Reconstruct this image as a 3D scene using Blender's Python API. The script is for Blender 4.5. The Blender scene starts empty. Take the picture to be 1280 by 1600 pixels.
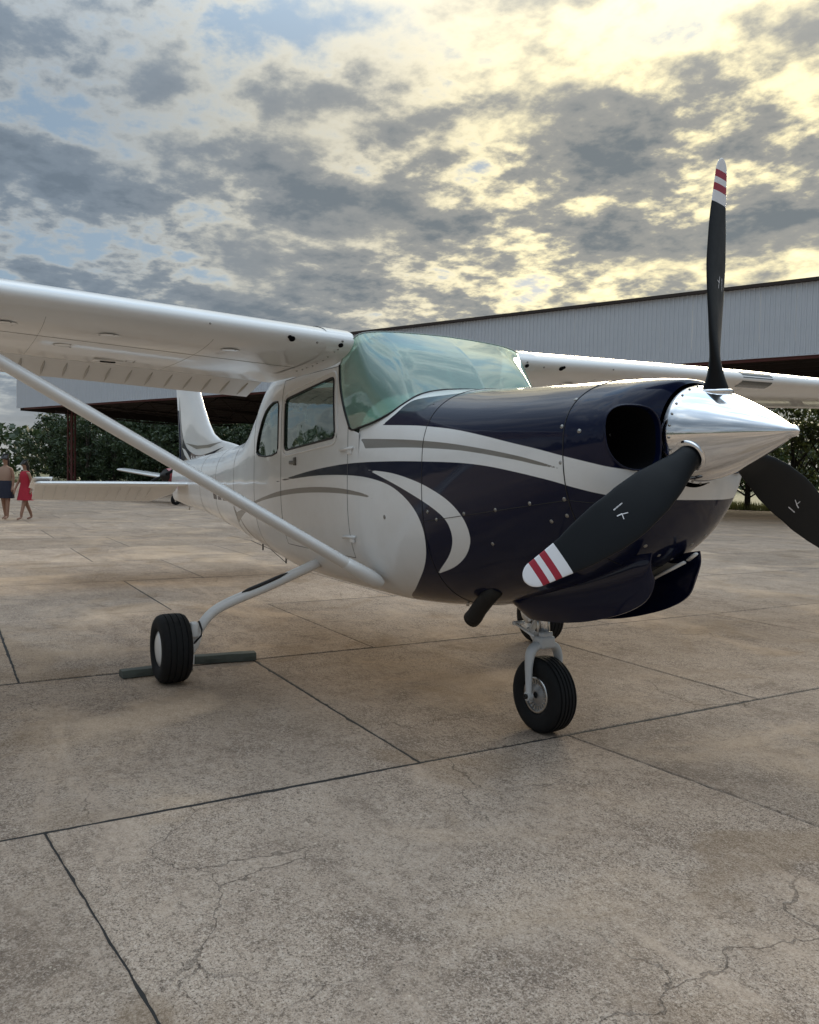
import bpy, bmesh, math, random
import numpy as np
from mathutils import Vector, Matrix
R = math.radians
random.seed(7); rng = np.random.default_rng(7)
S = bpy.context.scene
C = S.collection

# ------------------------------------------------------------------ camera
cam = bpy.data.cameras.new('camera'); cam_o = bpy.data.objects.new('camera', cam); C.objects.link(cam_o)
CAM_POS = Vector((2.9391, -2.4693, 1.1881)); YAW, PITCH, ROLL = 2.614, -0.0426, 0.02
f_ = Vector((math.cos(YAW)*math.cos(PITCH), math.sin(YAW)*math.cos(PITCH), math.sin(PITCH)))
r_ = Vector((math.sin(YAW), -math.cos(YAW), 0)); u_ = r_.cross(f_)
r2 = math.cos(ROLL)*r_ + math.sin(ROLL)*u_; u2 = -math.sin(ROLL)*r_ + math.cos(ROLL)*u_
cam_o.matrix_world = Matrix(((r2.x, u2.x, -f_.x, CAM_POS.x), (r2.y, u2.y, -f_.y, CAM_POS.y), (r2.z, u2.z, -f_.z, CAM_POS.z), (0, 0, 0, 1)))
cam.sensor_fit = 'HORIZONTAL'; cam.sensor_width = 36; cam.lens = 36*1260.93/1280
cam.clip_start = .05; cam.clip_end = 3000
S.camera = cam_o

# ------------------------------------------------------------------ world and sun
SUN = Vector((-.675, .854, .29)).normalized()
W = bpy.data.worlds.new('World'); S.world = W; W.use_nodes = True
def build_world():
    nt = W.node_tree; N = nt.nodes; L = nt.links; N.clear()
    out = N.new('ShaderNodeOutputWorld'); bg = N.new('ShaderNodeBackground'); bg.inputs[1].default_value = .1
    sky = N.new('ShaderNodeTexSky'); sky.sky_type = 'NISHITA'; sky.sun_disc = False
    sky.sun_elevation = R(15); sky.sun_rotation = math.atan2(SUN.x, SUN.y)
    tc = N.new('ShaderNodeTexCoord'); sx = N.new('ShaderNodeSeparateXYZ'); L.new(tc.outputs['Generated'], sx.inputs[0])
    def M(op, a, b=None, c=None, clamp=False):
        n = N.new('ShaderNodeMath'); n.operation = op; n.use_clamp = clamp
        for i, v in enumerate((a, b, c)):
            if v is None: continue
            if isinstance(v, (int, float)): n.inputs[i].default_value = v
            else: L.new(v, n.inputs[i])
        return n.outputs[0]
    def mr(v, a, b, c, d, smooth=True):
        n = N.new('ShaderNodeMapRange'); n.interpolation_type = 'SMOOTHSTEP' if smooth else 'LINEAR'
        L.new(v, n.inputs[0])
        for i, q in enumerate((a, b, c, d)): n.inputs[i+1].default_value = q
        return n.outputs[0]
    def mixc(f, a, b):
        n = N.new('ShaderNodeMix'); n.data_type = 'RGBA'; L.new(f, n.inputs[0])
        for i, v in ((6, a), (7, b)):
            if isinstance(v, tuple): n.inputs[i].default_value = (*v, 1)
            else: L.new(v, n.inputs[i])
        return n.outputs[2]
    z = M('MAXIMUM', sx.outputs[2], 0.0); zz = M('ADD', z, .16)
    px = M('DIVIDE', sx.outputs[0], zz); py = M('DIVIDE', sx.outputs[1], zz)
    cx = N.new('ShaderNodeCombineXYZ'); L.new(px, cx.inputs[0]); L.new(py, cx.inputs[1]); cx.inputs[2].default_value = 3.7
    def noise(scale, detail, rough, dist, off=0):
        m = N.new('ShaderNodeMapping'); m.inputs['Location'].default_value = (off, off*.7, off*.3); L.new(cx.outputs[0], m.inputs[0])
        n = N.new('ShaderNodeTexNoise'); L.new(m.outputs[0], n.inputs['Vector'])
        n.inputs['Scale'].default_value = scale; n.inputs['Detail'].default_value = detail
        n.inputs['Roughness'].default_value = rough; n.inputs['Distortion'].default_value = dist
        return n.outputs[0]
    nb = noise(.62, 3, .5, .2, 2.3); nm = noise(2.5, 8, .56, .12, 21.3); ns = noise(7.6, 8, .58, .15, 9.4); nf = noise(19, 6, .6, .15, 1.4); nk = noise(1.1, 2, .5, 0, 14.)
    puff = mr(nk, .38, .62, .25, 1.0)   # some banks are broken into small puffs, others stay soft sheets
    small = M('MULTIPLY', M('ADD', M('MULTIPLY', M('SUBTRACT', ns, .5), .40), M('MULTIPLY', M('SUBTRACT', nf, .5), .22)), puff)
    d = M('ADD', M('ADD', M('MULTIPLY', nb, .40), M('MULTIPLY', nm, .60)), small)
    dt = N.new('ShaderNodeVectorMath'); dt.operation = 'DOT_PRODUCT'; L.new(tc.outputs['Generated'], dt.inputs[0]); dt.inputs[1].default_value = SUN
    g = mr(dt.outputs['Value'], .72, 1.0, 0, 1); g2 = mr(dt.outputs['Value'], .90, 1.0, 0, 1)
    d = M('ADD', d, mr(g, 0, 1, .016, -.008, False))
    cover = mr(M('SUBTRACT', d, mr(g, 0, .8, .02, 0, False)), .36, .46, 0, 1); thick = mr(d, .425, .535, 0, 1); vthick = mr(d, .53, .63, 0, 1)
    bright = mixc(g, (4.1, 4.4, 4.5), (8.8, 8.0, 5.9)); bright = mixc(g2, bright, (12.5, 11.0, 6.6))
    dark = mixc(g, (1.95, 2.4, 2.9), (3.2, 3.2, 3.0)); vdark = mixc(g, (1.5, 1.9, 2.35), (1.8, 2.05, 2.2))
    cl = mixc(thick, bright, dark); cl = mixc(vthick, cl, vdark)
    sb = mixc(mr(dt.outputs['Value'], .3, 1, .0, .6), (1.3, 2.15, 3.2), (3.2, 3.7, 4.0))
    ad = N.new('ShaderNodeMix'); ad.data_type = 'RGBA'; ad.blend_type = 'ADD'; ad.inputs[0].default_value = .22
    L.new(sb, ad.inputs[6]); L.new(sky.outputs[0], ad.inputs[7])
    c = mixc(cover, ad.outputs[2], cl)
    c = mixc(mr(sx.outputs[2], .0, .13, .6, 0), c, (4.6, 4.5, 4.1))
    ov = M('MULTIPLY_ADD', mr(sx.outputs[2], .36, 1.0, 0, 1), 1.35); ov.node.inputs[2].default_value = .36   # an overcast sky grows brighter towards the zenith
    vm = N.new('ShaderNodeVectorMath'); vm.operation = 'SCALE'; L.new(c, vm.inputs[0]); L.new(ov, vm.inputs['Scale']); c = vm.outputs[0]
    L.new(c, bg.inputs[0]); L.new(bg.outputs[0], out.inputs[0])
build_world()
sl = bpy.data.lights.new('sun', 'SUN'); sl.energy = 1.5; sl.angle = R(25); sl.color = (1, .86, .62)
so = bpy.data.objects.new('sun', sl); C.objects.link(so); so.rotation_euler = (-SUN).to_track_quat('-Z', 'Y').to_euler()
S.view_settings.view_transform = 'Standard'; S.view_settings.look = 'None'; S.view_settings.exposure = 1.58
S.view_settings.gamma = 1; S.view_settings.use_curve_mapping = False
S.render.engine = 'CYCLES'; S.cycles.max_bounces = 8; S.cycles.transparent_max_bounces = 24

# ------------------------------------------------------------------ helpers
def mk(name, V, F, mat, parent=None, smooth=True, attrs=None, mats=None, fm=None, recalc=False, kind=None):
    me = bpy.data.meshes.new(name)
    V = np.asarray(V, np.float32)
    if isinstance(F, np.ndarray):
        nf, k = F.shape
        me.vertices.add(len(V)); me.vertices.foreach_set('co', V.ravel())
        me.loops.add(nf*k); me.loops.foreach_set('vertex_index', F.astype(np.int32).ravel())
        me.polygons.add(nf); me.polygons.foreach_set('loop_start', np.arange(0, nf*k, k, dtype=np.int32))
        me.update(calc_edges=True)
    else:
        me.from_pydata(V.tolist(), [], [list(f) for f in F])
    for m in (mats or [mat]): me.materials.append(m)
    if fm is not None: me.polygons.foreach_set('material_index', np.asarray(fm, np.int32))
    if recalc:
        b = bmesh.new(); b.from_mesh(me); bmesh.ops.recalc_face_normals(b, faces=b.faces); b.to_mesh(me); b.free()
    if attrs:
        for k_, v in attrs.items():
            a = me.attributes.new(k_, 'FLOAT', 'POINT'); a.data.foreach_set('value', np.asarray(v, np.float32))
    me.polygons.foreach_set('use_smooth', [smooth]*len(me.polygons))
    o = bpy.data.objects.new(name, me); C.objects.link(o)
    if parent is not None: o.parent = parent
    if kind: o['kind'] = kind
    return o
def empty(name, loc=(0, 0, 0), rz=0, label=None, cat=None, group=None):
    o = bpy.data.objects.new(name, None); C.objects.link(o); o.location = loc; o.rotation_euler = (0, 0, rz)
    o.empty_display_size = .2
    tag(o, label, cat, group); return o
def tag(o, label=None, cat=None, group=None, kind=None):
    if label: o['label'] = label
    if cat: o['category'] = cat
    if group: o['group'] = group
    if kind: o['kind'] = kind
    return o
class MB:
    """collects simple solids into one mesh"""
    def __init__(s): s.V = []; s.F = []
    def add(s, V, F):
        n = len(s.V); s.V += [tuple(v) for v in V]; s.F += [tuple(i+n for i in f) for f in F]; return s
    def box(s, c, size, rot=None, bev=0):
        b = bmesh.new(); bmesh.ops.create_cube(b, size=1)
        for v in b.verts: v.co = Vector((v.co.x*size[0], v.co.y*size[1], v.co.z*size[2]))
        if bev: bmesh.ops.bevel(b, geom=list(b.edges), offset=bev, segments=2, profile=.6, affect='EDGES')
        M_ = rot.to_4x4() if rot is not None else Matrix()
        b.verts.index_update()
        s.add([M_ @ v.co + Vector(c) for v in b.verts], [[v.index for v in f.verts] for f in b.faces]); b.free(); return s
    def tube(s, path, rad, n=10, sq=1.0, up=(0, 0, 1), caps=True, closed=False):
        P = [Vector(p) for p in path]; m = len(P)
        rad = rad if isinstance(rad, (list, tuple)) else [rad]*m
        V = []; F = []
        for i, p in enumerate(P):
            if closed: t = P[(i+1) % m]-P[i-1]
            else: t = P[min(i+1, m-1)]-P[max(i-1, 0)]
            t.normalize(); a = Vector(up)
            if abs(a.dot(t)) > .95: a = Vector((1, 0, 0))
            x = t.cross(a).normalized(); y = x.cross(t)
            for k in range(n):
                an = 2*math.pi*k/n; V.append(p + x*math.cos(an)*rad[i] + y*math.sin(an)*rad[i]*sq)
        for i in range(m if closed else m-1):
            j = (i+1) % m
            for k in range(n): F.append((i*n+k, i*n+(k+1) % n, j*n+(k+1) % n, j*n+k))
        if caps and not closed: F.append(tuple(range(n))[::-1]); F.append(tuple((m-1)*n+k for k in range(n)))
        return s.add(V, F)
    def lathe(s, prof, origin, axis, n=48, closed=False):
        """prof: list of (along, radius)"""
        ax = Vector(axis).normalized(); a = Vector((0, 0, 1)) if abs(ax.z) < .9 else Vector((1, 0, 0))
        x = ax.cross(a).normalized(); y = ax.cross(x); o = Vector(origin)
        V = []; F = []
        for (h, r) in prof:
            for k in range(n):
                an = 2*math.pi*k/n; V.append(o + ax*h + (x*math.cos(an)+y*math.sin(an))*r)
        for i in range(len(prof)-1):
            for k in range(n): F.append((i*n+k, i*n+(k+1) % n, (i+1)*n+(k+1) % n, (i+1)*n+k))
        return s.add(V, F)
    def build(s, name, mat, parent=None, smooth=True, recalc=True):
        return mk(name, s.V, s.F, mat, parent, smooth, recalc=recalc)
def autosmooth(o, ang=35):
    me = o.data
    b = bmesh.new(); b.from_mesh(me)
    for e in b.edges:
        if len(e.link_faces) == 2 and e.calc_face_angle(0) > R(ang): e.smooth = False
    b.to_mesh(me); b.free(); return o
def spline(pts, n):
    """Catmull-Rom through pts, n points per span"""
    P = np.asarray(pts, float); P = np.vstack([2*P[0]-P[1], P, 2*P[-1]-P[-2]]); out = []
    for i in range(1, len(P)-2):
        for t in np.linspace(0, 1, n, endpoint=False):
            a, b, c, d = P[i-1], P[i], P[i+1], P[i+2]
            out.append(.5*((2*b)+(-a+c)*t+(2*a-5*b+4*c-d)*t*t+(-a+3*b-3*c+d)*t**3))
    out.append(P[-2]); return np.array(out)
def pchip(x, y, xi):
    x = np.asarray(x, float); y = np.asarray(y, float); h = np.diff(x); dl = np.diff(y)/h; m = np.zeros_like(x)
    for i in range(1, len(x)-1):
        if dl[i-1]*dl[i] > 0: m[i] = 2*dl[i-1]*dl[i]/(dl[i-1]+dl[i])
    m[0] = dl[0]; m[-1] = dl[-1]
    i = np.clip(np.searchsorted(x, xi)-1, 0, len(x)-2); t = (xi-x[i])/h[i]
    return ((1+2*t)*(1-t)**2*y[i]+t*(1-t)**2*h[i]*m[i]+t*t*(3-2*t)*y[i+1]+t*t*(t-1)*h[i]*m[i+1])
def sdf(poly, P):
    """signed distance (negative inside) and nearest boundary point of P (n,2)"""
    A = np.asarray(poly, float); B = np.roll(A, -1, 0); best = np.full(len(P), 1e9); near = np.zeros_like(P); ins = np.zeros(len(P), bool)
    for a, b in zip(A, B):
        e = b-a; w = P-a; t = np.clip((w@e)/(e@e+1e-12), 0, 1); q = a+t[:, None]*e; d2 = ((P-q)**2).sum(1)
        m = d2 < best; best[m] = d2[m]; near[m] = q[m]
        c1 = (a[1] > P[:, 1]) != (b[1] > P[:, 1])
        with np.errstate(divide='ignore', invalid='ignore'): xx = (b[0]-a[0])*(P[:, 1]-a[1])/(b[1]-a[1])+a[0]
        ins ^= c1 & (P[:, 0] < xx)
    d = np.sqrt(best); return np.where(ins, -d, d), near
def rounded(poly, r, n=5):
    P = [Vector(p) for p in poly]; out = []
    for i, p in enumerate(P):
        a = P[i-1]-p; b = P[(i+1) % len(P)]-p; rr = min(r, a.length*.45, b.length*.45)
        q0 = p+a.normalized()*rr; q2 = p+b.normalized()*rr
        for k in range(n+1):
            t = k/n; out.append(tuple((1-t)**2*q0+2*t*(1-t)*p+t*t*q2))
    return out

# ------------------------------------------------------------------ materials
def new_mat(name):
    m = bpy.data.materials.new(name); m.use_nodes = True; return m, m.node_tree.nodes, m.node_tree.links, m.node_tree.nodes['Principled BSDF']
def mat(name, col, rough=.5, metal=0, coat=0, noise=0, nscale=8, bump=0, bscale=60, spec=.5, rvar=0):
    m, N, L, b = new_mat(name)
    b.inputs['Base Color'].default_value = (*col, 1); b.inputs['Roughness'].default_value = rough; b.inputs['Metallic'].default_value = metal
    b.inputs['Coat Weight'].default_value = coat; b.inputs['Coat Roughness'].default_value = .06; b.inputs['Coat IOR'].default_value = 1.42; b.inputs['Specular IOR Level'].default_value = spec
    if noise or bump or rvar:
        tc = N.new('ShaderNodeTexCoord'); n = N.new('ShaderNodeTexNoise'); L.new(tc.outputs['Object'], n.inputs['Vector'])
        n.inputs['Scale'].default_value = nscale; n.inputs['Detail'].default_value = 8; n.inputs['Roughness'].default_value = .65
        if noise:
            mx = N.new('ShaderNodeMix'); mx.data_type = 'RGBA'; L.new(n.outputs[0], mx.inputs[0])
            mx.inputs[6].default_value = (*[c*(1-noise) for c in col], 1); mx.inputs[7].default_value = (*[min(1, c*(1+noise)) for c in col], 1)
            L.new(mx.outputs[2], b.inputs['Base Color'])
        if rvar:
            mp = N.new('ShaderNodeMapRange'); L.new(n.outputs[0], mp.inputs[0]); mp.inputs[1].default_value = .3; mp.inputs[2].default_value = .7
            mp.inputs[3].default_value = max(0, rough-rvar); mp.inputs[4].default_value = rough+rvar; L.new(mp.outputs[0], b.inputs['Roughness'])
        if bump:
            n2 = N.new('ShaderNodeTexNoise'); L.new(tc.outputs['Object'], n2.inputs['Vector']); n2.inputs['Scale'].default_value = bscale; n2.inputs['Detail'].default_value = 4
            bp = N.new('ShaderNodeBump'); bp.inputs['Strength'].default_value = bump; bp.inputs['Distance'].default_value = .004
            L.new(n2.outputs[0], bp.inputs['Height']); L.new(bp.outputs[0], b.inputs['Normal'])
    return m
WHITE = (.79, .785, .77); NAVY = (.0030, .0058, .026); GREY = (.215, .2, .175)
def livery_mat():
    m, N, L, b = new_mat('aircraft_livery_paint')
    def att(n):
        a = N.new('ShaderNodeAttribute'); a.attribute_name = n
        r = N.new('ShaderNodeMapRange'); L.new(a.outputs['Fac'], r.inputs[0]); r.inputs[1].default_value = -.0012; r.inputs[2].default_value = .0012
        r.inputs[3].default_value = 1; r.inputs[4].default_value = 0; return r.outputs[0]
    def mx(f, a, c):
        n = N.new('ShaderNodeMix'); n.data_type = 'RGBA'
        if isinstance(f, float): n.inputs[0].default_value = f
        else: L.new(f, n.inputs[0])
        for i, v in ((6, a), (7, c)):
            if isinstance(v, tuple): n.inputs[i].default_value = (*v, 1)
            else: L.new(v, n.inputs[i])
        return n.outputs[2]
    tc = N.new('ShaderNodeTexCoord'); n = N.new('ShaderNodeTexNoise'); L.new(tc.outputs['Object'], n.inputs['Vector'])
    n.inputs['Scale'].default_value = 5; n.inputs['Detail'].default_value = 9; n.inputs['Roughness'].default_value = .7
    dirt = N.new('ShaderNodeMapRange'); L.new(n.outputs[0], dirt.inputs[0]); dirt.inputs[1].default_value = .45; dirt.inputs[2].default_value = .8; dirt.inputs[3].default_value = 0; dirt.inputs[4].default_value = .3
    w = mx(dirt.outputs[0], WHITE, (.62, .59, .54))
    c = mx(att('grey'), w, GREY); c = mx(att('navy'), c, NAVY)
    geo = N.new('ShaderNodeNewGeometry'); c = mx(geo.outputs['Backfacing'], c, (.16, .15, .14))
    L.new(c, b.inputs['Base Color']); b.inputs['Roughness'].default_value = .34; b.inputs['Specular IOR Level'].default_value = .08
    b.inputs['Coat Weight'].default_value = .85; b.inputs['Coat Roughness'].default_value = .05; b.inputs['Coat IOR'].default_value = 1.38
    # faint oil-canning of the skin
    n2 = N.new('ShaderNodeTexNoise'); L.new(tc.outputs['Object'], n2.inputs['Vector']); n2.inputs['Scale'].default_value = 3.2; n2.inputs['Detail'].default_value = 1
    bp = N.new('ShaderNodeBump'); bp.inputs['Strength'].default_value = .22; bp.inputs['Distance'].default_value = .02; L.new(n2.outputs[0], bp.inputs['Height'])
    L.new(bp.outputs[0], b.inputs['Coat Normal']); L.new(bp.outputs[0], b.inputs['Normal'])
    return m
LIV = livery_mat()
WPAINT = mat('white_aircraft_paint', WHITE, .3, coat=.7, noise=.07, nscale=4)
NPAINT = mat('navy_aircraft_paint', NAVY, .3, coat=.85, spec=.05)
BLACK = mat('black_rubber_seal', (.012, .012, .013), .55)
TYRE = mat('tyre_rubber', (.0105, .0105, .011), .75, spec=.25, noise=.6, nscale=11, bump=.25, bscale=180)
PROP = mat('propeller_black_paint', (.0055, .007, .009), .45, spec=.22, noise=.25, nscale=14, rvar=.06)
PWHITE = mat('propeller_tip_white', (.76, .76, .78), .4); PRED = mat('propeller_tip_red', (.33, .012, .03), .42)
CHROME = mat('polished_spinner_metal', (.86, .86, .87), .085, 1, rvar=.03, nscale=6)
STEEL = mat('bright_steel', (.62, .61, .59), .3, 1)
SCREW = mat('fastener_steel', (.34, .33, .31), .45, 1, noise=.3, nscale=90)
DARKMET = mat('dark_exhaust_metal', (.03, .028, .026), .6, .6, noise=.4, nscale=30)
ALU = mat('grey_cast_alloy', (.42, .42, .42), .45, .7, noise=.2, nscale=40)
INTR = mat('cabin_trim_grey', (.12, .115, .11), .8, noise=.15, nscale=30)
SEATM = mat('seat_beige_leather', (.26, .24, .21), .6, noise=.12, nscale=18)
PANELM = mat('instrument_panel_black', (.02, .02, .02), .6)
CHOCK = mat('weathered_chock_wood', (.082, .09, .075), .85, noise=.4, nscale=14, bump=.5, bscale=40)
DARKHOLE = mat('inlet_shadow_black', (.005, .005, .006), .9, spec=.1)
BEIGE = mat('primer_beige_metal', (.33, .30, .25), .6)
def glass_mat(name, tint, milk=.0, refl=.1, wav=.07):
    m, N, L, b = new_mat(name); N.remove(b); out = N['Material Output']
    tr = N.new('ShaderNodeBsdfTransparent'); tr.inputs[0].default_value = (*tint, 1)
    gl = N.new('ShaderNodeBsdfGlossy'); gl.inputs['Roughness'].default_value = .02; gl.inputs[0].default_value = (.93, 1, .97, 1)
    lw = N.new('ShaderNodeLayerWeight'); lw.inputs[0].default_value = .5
    ml = N.new('ShaderNodeMapRange'); L.new(lw.outputs['Facing'], ml.inputs[0]); ml.inputs[1].default_value = 0; ml.inputs[2].default_value = 1; ml.inputs[3].default_value = 0; ml.inputs[4].default_value = 1
    pw = N.new('ShaderNodeMath'); pw.operation = 'POWER'; L.new(ml.outputs[0], pw.inputs[0]); pw.inputs[1].default_value = 3.2
    ma = N.new('ShaderNodeMath'); ma.operation = 'MULTIPLY_ADD'; L.new(pw.outputs[0], ma.inputs[0]); ma.inputs[1].default_value = .85; ma.inputs[2].default_value = refl
    tc = N.new('ShaderNodeTexCoord'); n = N.new('ShaderNodeTexNoise'); L.new(tc.outputs['Object'], n.inputs['Vector'])
    mp = N.new('ShaderNodeMapping'); L.new(tc.outputs['Object'], mp.inputs[0]); mp.inputs['Scale'].default_value = (1.2, .5, 2.2); mp.inputs['Rotation'].default_value = (.5, .2, 0); L.new(mp.outputs[0], n.inputs['Vector'])
    n.inputs['Scale'].default_value = 2.2; n.inputs['Detail'].default_value = 2
    bp = N.new('ShaderNodeBump'); bp.inputs['Strength'].default_value = wav; bp.inputs['Distance'].default_value = .05; L.new(n.outputs[0], bp.inputs['Height']); L.new(bp.outputs[0], gl.inputs['Normal'])
    s = N.new('ShaderNodeMixShader'); L.new(ma.outputs[0], s.inputs[0]); L.new(tr.outputs[0], s.inputs[1]); L.new(gl.outputs[0], s.inputs[2])
    last = s
    if milk:
        df = N.new('ShaderNodeBsdfDiffuse'); df.inputs[0].default_value = (.50, .76, .65, 1)
        tl = N.new('ShaderNodeBsdfTranslucent'); tl.inputs[0].default_value = (.50, .76, .65, 1)
        ad = N.new('ShaderNodeMixShader'); ad.inputs[0].default_value = .5; L.new(df.outputs[0], ad.inputs[1]); L.new(tl.outputs[0], ad.inputs[2])
        s2 = N.new('ShaderNodeMixShader'); s2.inputs[0].default_value = milk; L.new(s.outputs[0], s2.inputs[1]); L.new(ad.outputs[0], s2.inputs[2]); last = s2
    L.new(last.outputs[0], out.inputs[0]); return m
GLASS = glass_mat('green_tinted_window', (.50, .68, .62), .03)
WSGLASS = glass_mat('green_tinted_windshield', (.46, .68, .60), .34, .18, .1)

# ------------------------------------------------------------------ ground
def concrete_mat(joints):
    m, N, L, b = new_mat('weathered_concrete'+('_far' if joints else ''))
    geo = N.new('ShaderNodeNewGeometry'); oi = N.new('ShaderNodeObjectInfo')
    def noise(scale, detail=8, rough=.6, dist=0, vec=None, sc=None):
        n = N.new('ShaderNodeTexNoise'); n.inputs['Scale'].default_value = scale; n.inputs['Detail'].default_value = detail
        n.inputs['Roughness'].default_value = rough; n.inputs['Distortion'].default_value = dist
        v = geo.outputs['Position']
        if sc:
            mp = N.new('ShaderNodeMapping'); L.new(v, mp.inputs[0]); mp.inputs['Scale'].default_value = sc[0]; mp.inputs['Rotation'].default_value = (0, 0, sc[1]); v = mp.outputs[0]
        L.new(v, n.inputs['Vector']); return n.outputs[0]
    def mr(v, a, b_, c, d, sm=True):
        n = N.new('ShaderNodeMapRange'); n.interpolation_type = 'SMOOTHSTEP' if sm else 'LINEAR'; L.new(v, n.inputs[0])
        for i, q in enumerate((a, b_, c, d)): n.inputs[i+1].default_value = q
        return n.outputs[0]
    def mx(f, a, c, mode='MIX'):
        n = N.new('ShaderNodeMix'); n.data_type = 'RGBA'; n.blend_type = mode
        if isinstance(f, float): n.inputs[0].default_value = f
        else: L.new(f, n.inputs[0])
        for i, v in ((6, a), (7, c)):
            if isinstance(v, tuple): n.inputs[i].default_value = (*v, 1)
            else: L.new(v, n.inputs[i])
        return n.outputs[2]
    def M(op, a, c):
        n = N.new('ShaderNodeMath'); n.operation = op
        for i, v in enumerate((a, c)):
            if isinstance(v, (int, float)): n.inputs[i].default_value = v
            else: L.new(v, n.inputs[i])
        return n.outputs[0]
    big = noise(.55, 6, .6, .6); mid = noise(3.2, 8, .7, .4); g1 = noise(17, 4, .65); fine = noise(52, 4, .7); vf = noise(135, 3, .7); uf = noise(290, 2, .6); rough_zone = mr(noise(1.3, 5, .65, .5), .36, .6, .55, 1)
    col = mx(mr(big, .34, .68, 0, 1), (0.265, 0.197, 0.146), (0.348, 0.267, 0.202))
    col = mx(mr(mid, .42, .68, 0, .8), col, (0.400, 0.312, 0.239))
    col = mx(mr(mid, .50, .30, 0, .8), col, (0.157, 0.116, 0.087))
    col = mx(mr(g1, .52, .66, 0, .6), col, (0.418, 0.332, 0.259)); col = mx(mr(g1, .48, .34, 0, .5), col, (0.147, 0.110, 0.084))
    col = mx(M('MULTIPLY', mr(fine, .52, .64, 0, .8), rough_zone), col, (0.465, 0.374, 0.297)); col = mx(M('MULTIPLY', mr(fine, .47, .35, 0, .85), rough_zone), col, (0.110, 0.082, 0.063))
    col = mx(M('MULTIPLY', mr(vf, .53, .64, 0, .8), rough_zone), col, (0.520, 0.424, 0.343)); col = mx(M('MULTIPLY', mr(vf, .46, .36, 0, .85), rough_zone), col, (0.089, 0.066, 0.051))
    col = mx(M('MULTIPLY', mr(uf, .55, .66, 0, .5), rough_zone), col, (0.557, 0.462, 0.376)); col = mx(M('MULTIPLY', mr(uf, .45, .34, 0, .55), rough_zone), col, (0.076, 0.056, 0.045))
    # scattered pits and pale stones
    pv = N.new('ShaderNodeTexVoronoi'); pv.inputs['Scale'].default_value = 42; L.new(geo.outputs['Position'], pv.inputs['Vector'])
    col = mx(M('MULTIPLY', mr(pv.outputs['Distance'], .16, .08, 0, 1), mr(noise(9, 2, .5), .52, .6, 0, .8)), col, (0.042, 0.033, 0.026))
    pv2 = N.new('ShaderNodeTexVoronoi'); pv2.inputs['Scale'].default_value = 31; L.new(geo.outputs['Position'], pv2.inputs['Vector'])
    col = mx(M('MULTIPLY', mr(pv2.outputs['Distance'], .15, .07, 0, 1), mr(noise(6, 2, .5), .56, .62, 0, .7)), col, (0.613, 0.512, 0.391))
    # pale scuffs drawn out along the taxi direction
    st = noise(2.1, 7, .7, .9, sc=((.35, 1.7, 1), .5)); col = mx(mr(st, .55, .70, 0, .55), col, (0.465, 0.356, 0.268))
    st2 = noise(1.4, 7, .75, 1.2, sc=((.5, 1.9, 1), -.25)); col = mx(mr(st2, .56, .72, 0, .55), col, (0.147, 0.107, 0.079))
    bl = noise(1.15, 4, .6, .8); col = mx(mr(bl, .54, .66, 0, .42), col, (0.228, 0.157, 0.097)); bl2 = noise(.42, 5, .6, 1.0, sc=((1, 1.6, 1), .9)); col = mx(mr(bl2, .53, .68, 0, .45), col, (0.288, 0.217, 0.156))
    tan = noise(.8, 5, .62, .7, sc=((1, 1, 1), 2.1)); col = mx(mr(tan, .48, .70, 0, .42), col, (0.631, 0.459, 0.310))
    # slab to slab tone
    sl_ = M('MULTIPLY_ADD', oi.outputs['Random'], .26); sl_.node.inputs[2].default_value = .86
    g = N.new('ShaderNodeMix'); g.data_type = 'RGBA'; g.blend_type = 'MULTIPLY'; g.inputs[0].default_value = 1; L.new(col, g.inputs[6])
    cc = N.new('ShaderNodeCombineColor'); [L.new(sl_, cc.inputs[i]) for i in range(3)]; L.new(cc.outputs[0], g.inputs[7]); col = g.outputs[2]
    # wandering hairline cracks
    def cracks(scale, width, off, lo, hi):
        w = noise(1.7, 6, .65); wp = N.new('ShaderNodeVectorMath'); wp.operation = 'MULTIPLY_ADD'
        nn = N.new('ShaderNodeTexNoise'); L.new(geo.outputs['Position'], nn.inputs['Vector']); nn.inputs['Scale'].default_value = 2.6; nn.inputs['Detail'].default_value = 5; nn.inputs['Roughness'].default_value = .58
        L.new(nn.outputs['Color'], wp.inputs[0]); wp.inputs[1].default_value = (.42, .42, 0); L.new(geo.outputs['Position'], wp.inputs[2])
        ofs = N.new('ShaderNodeVectorMath'); L.new(wp.outputs[0], ofs.inputs[0]); ofs.inputs[1].default_value = (off, off*.6, 0)
        fl = N.new('ShaderNodeVectorMath'); fl.operation = 'MULTIPLY'; L.new(ofs.outputs[0], fl.inputs[0]); fl.inputs[1].default_value = (1, 1, 0)
        v = N.new('ShaderNodeTexVoronoi'); v.feature = 'DISTANCE_TO_EDGE'; v.inputs['Scale'].default_value = scale; L.new(fl.outputs[0], v.inputs['Vector'])
        ln = mr(v.outputs['Distance'], width*.3, width, 1, 0); msk = mr(noise(.8, 3, .5, 0, sc=((1, 1, 1), off)), lo, hi, 0, 1)
        return M('MULTIPLY', ln, msk)
    c1 = cracks(.85, .0030, 0, .50, .62); c2 = cracks(2.2, .006, 7.3, .55, .66)
    ck = M('MAXIMUM', c1, c2); col = mx(M('MULTIPLY', ck, .4), col, (.035, .03, .027))
    height = M('ADD', M('MULTIPLY', fine, .5), M('MULTIPLY', vf, .5)); height = M('SUBTRACT', height, M('MULTIPLY', ck, 1.2))
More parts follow.
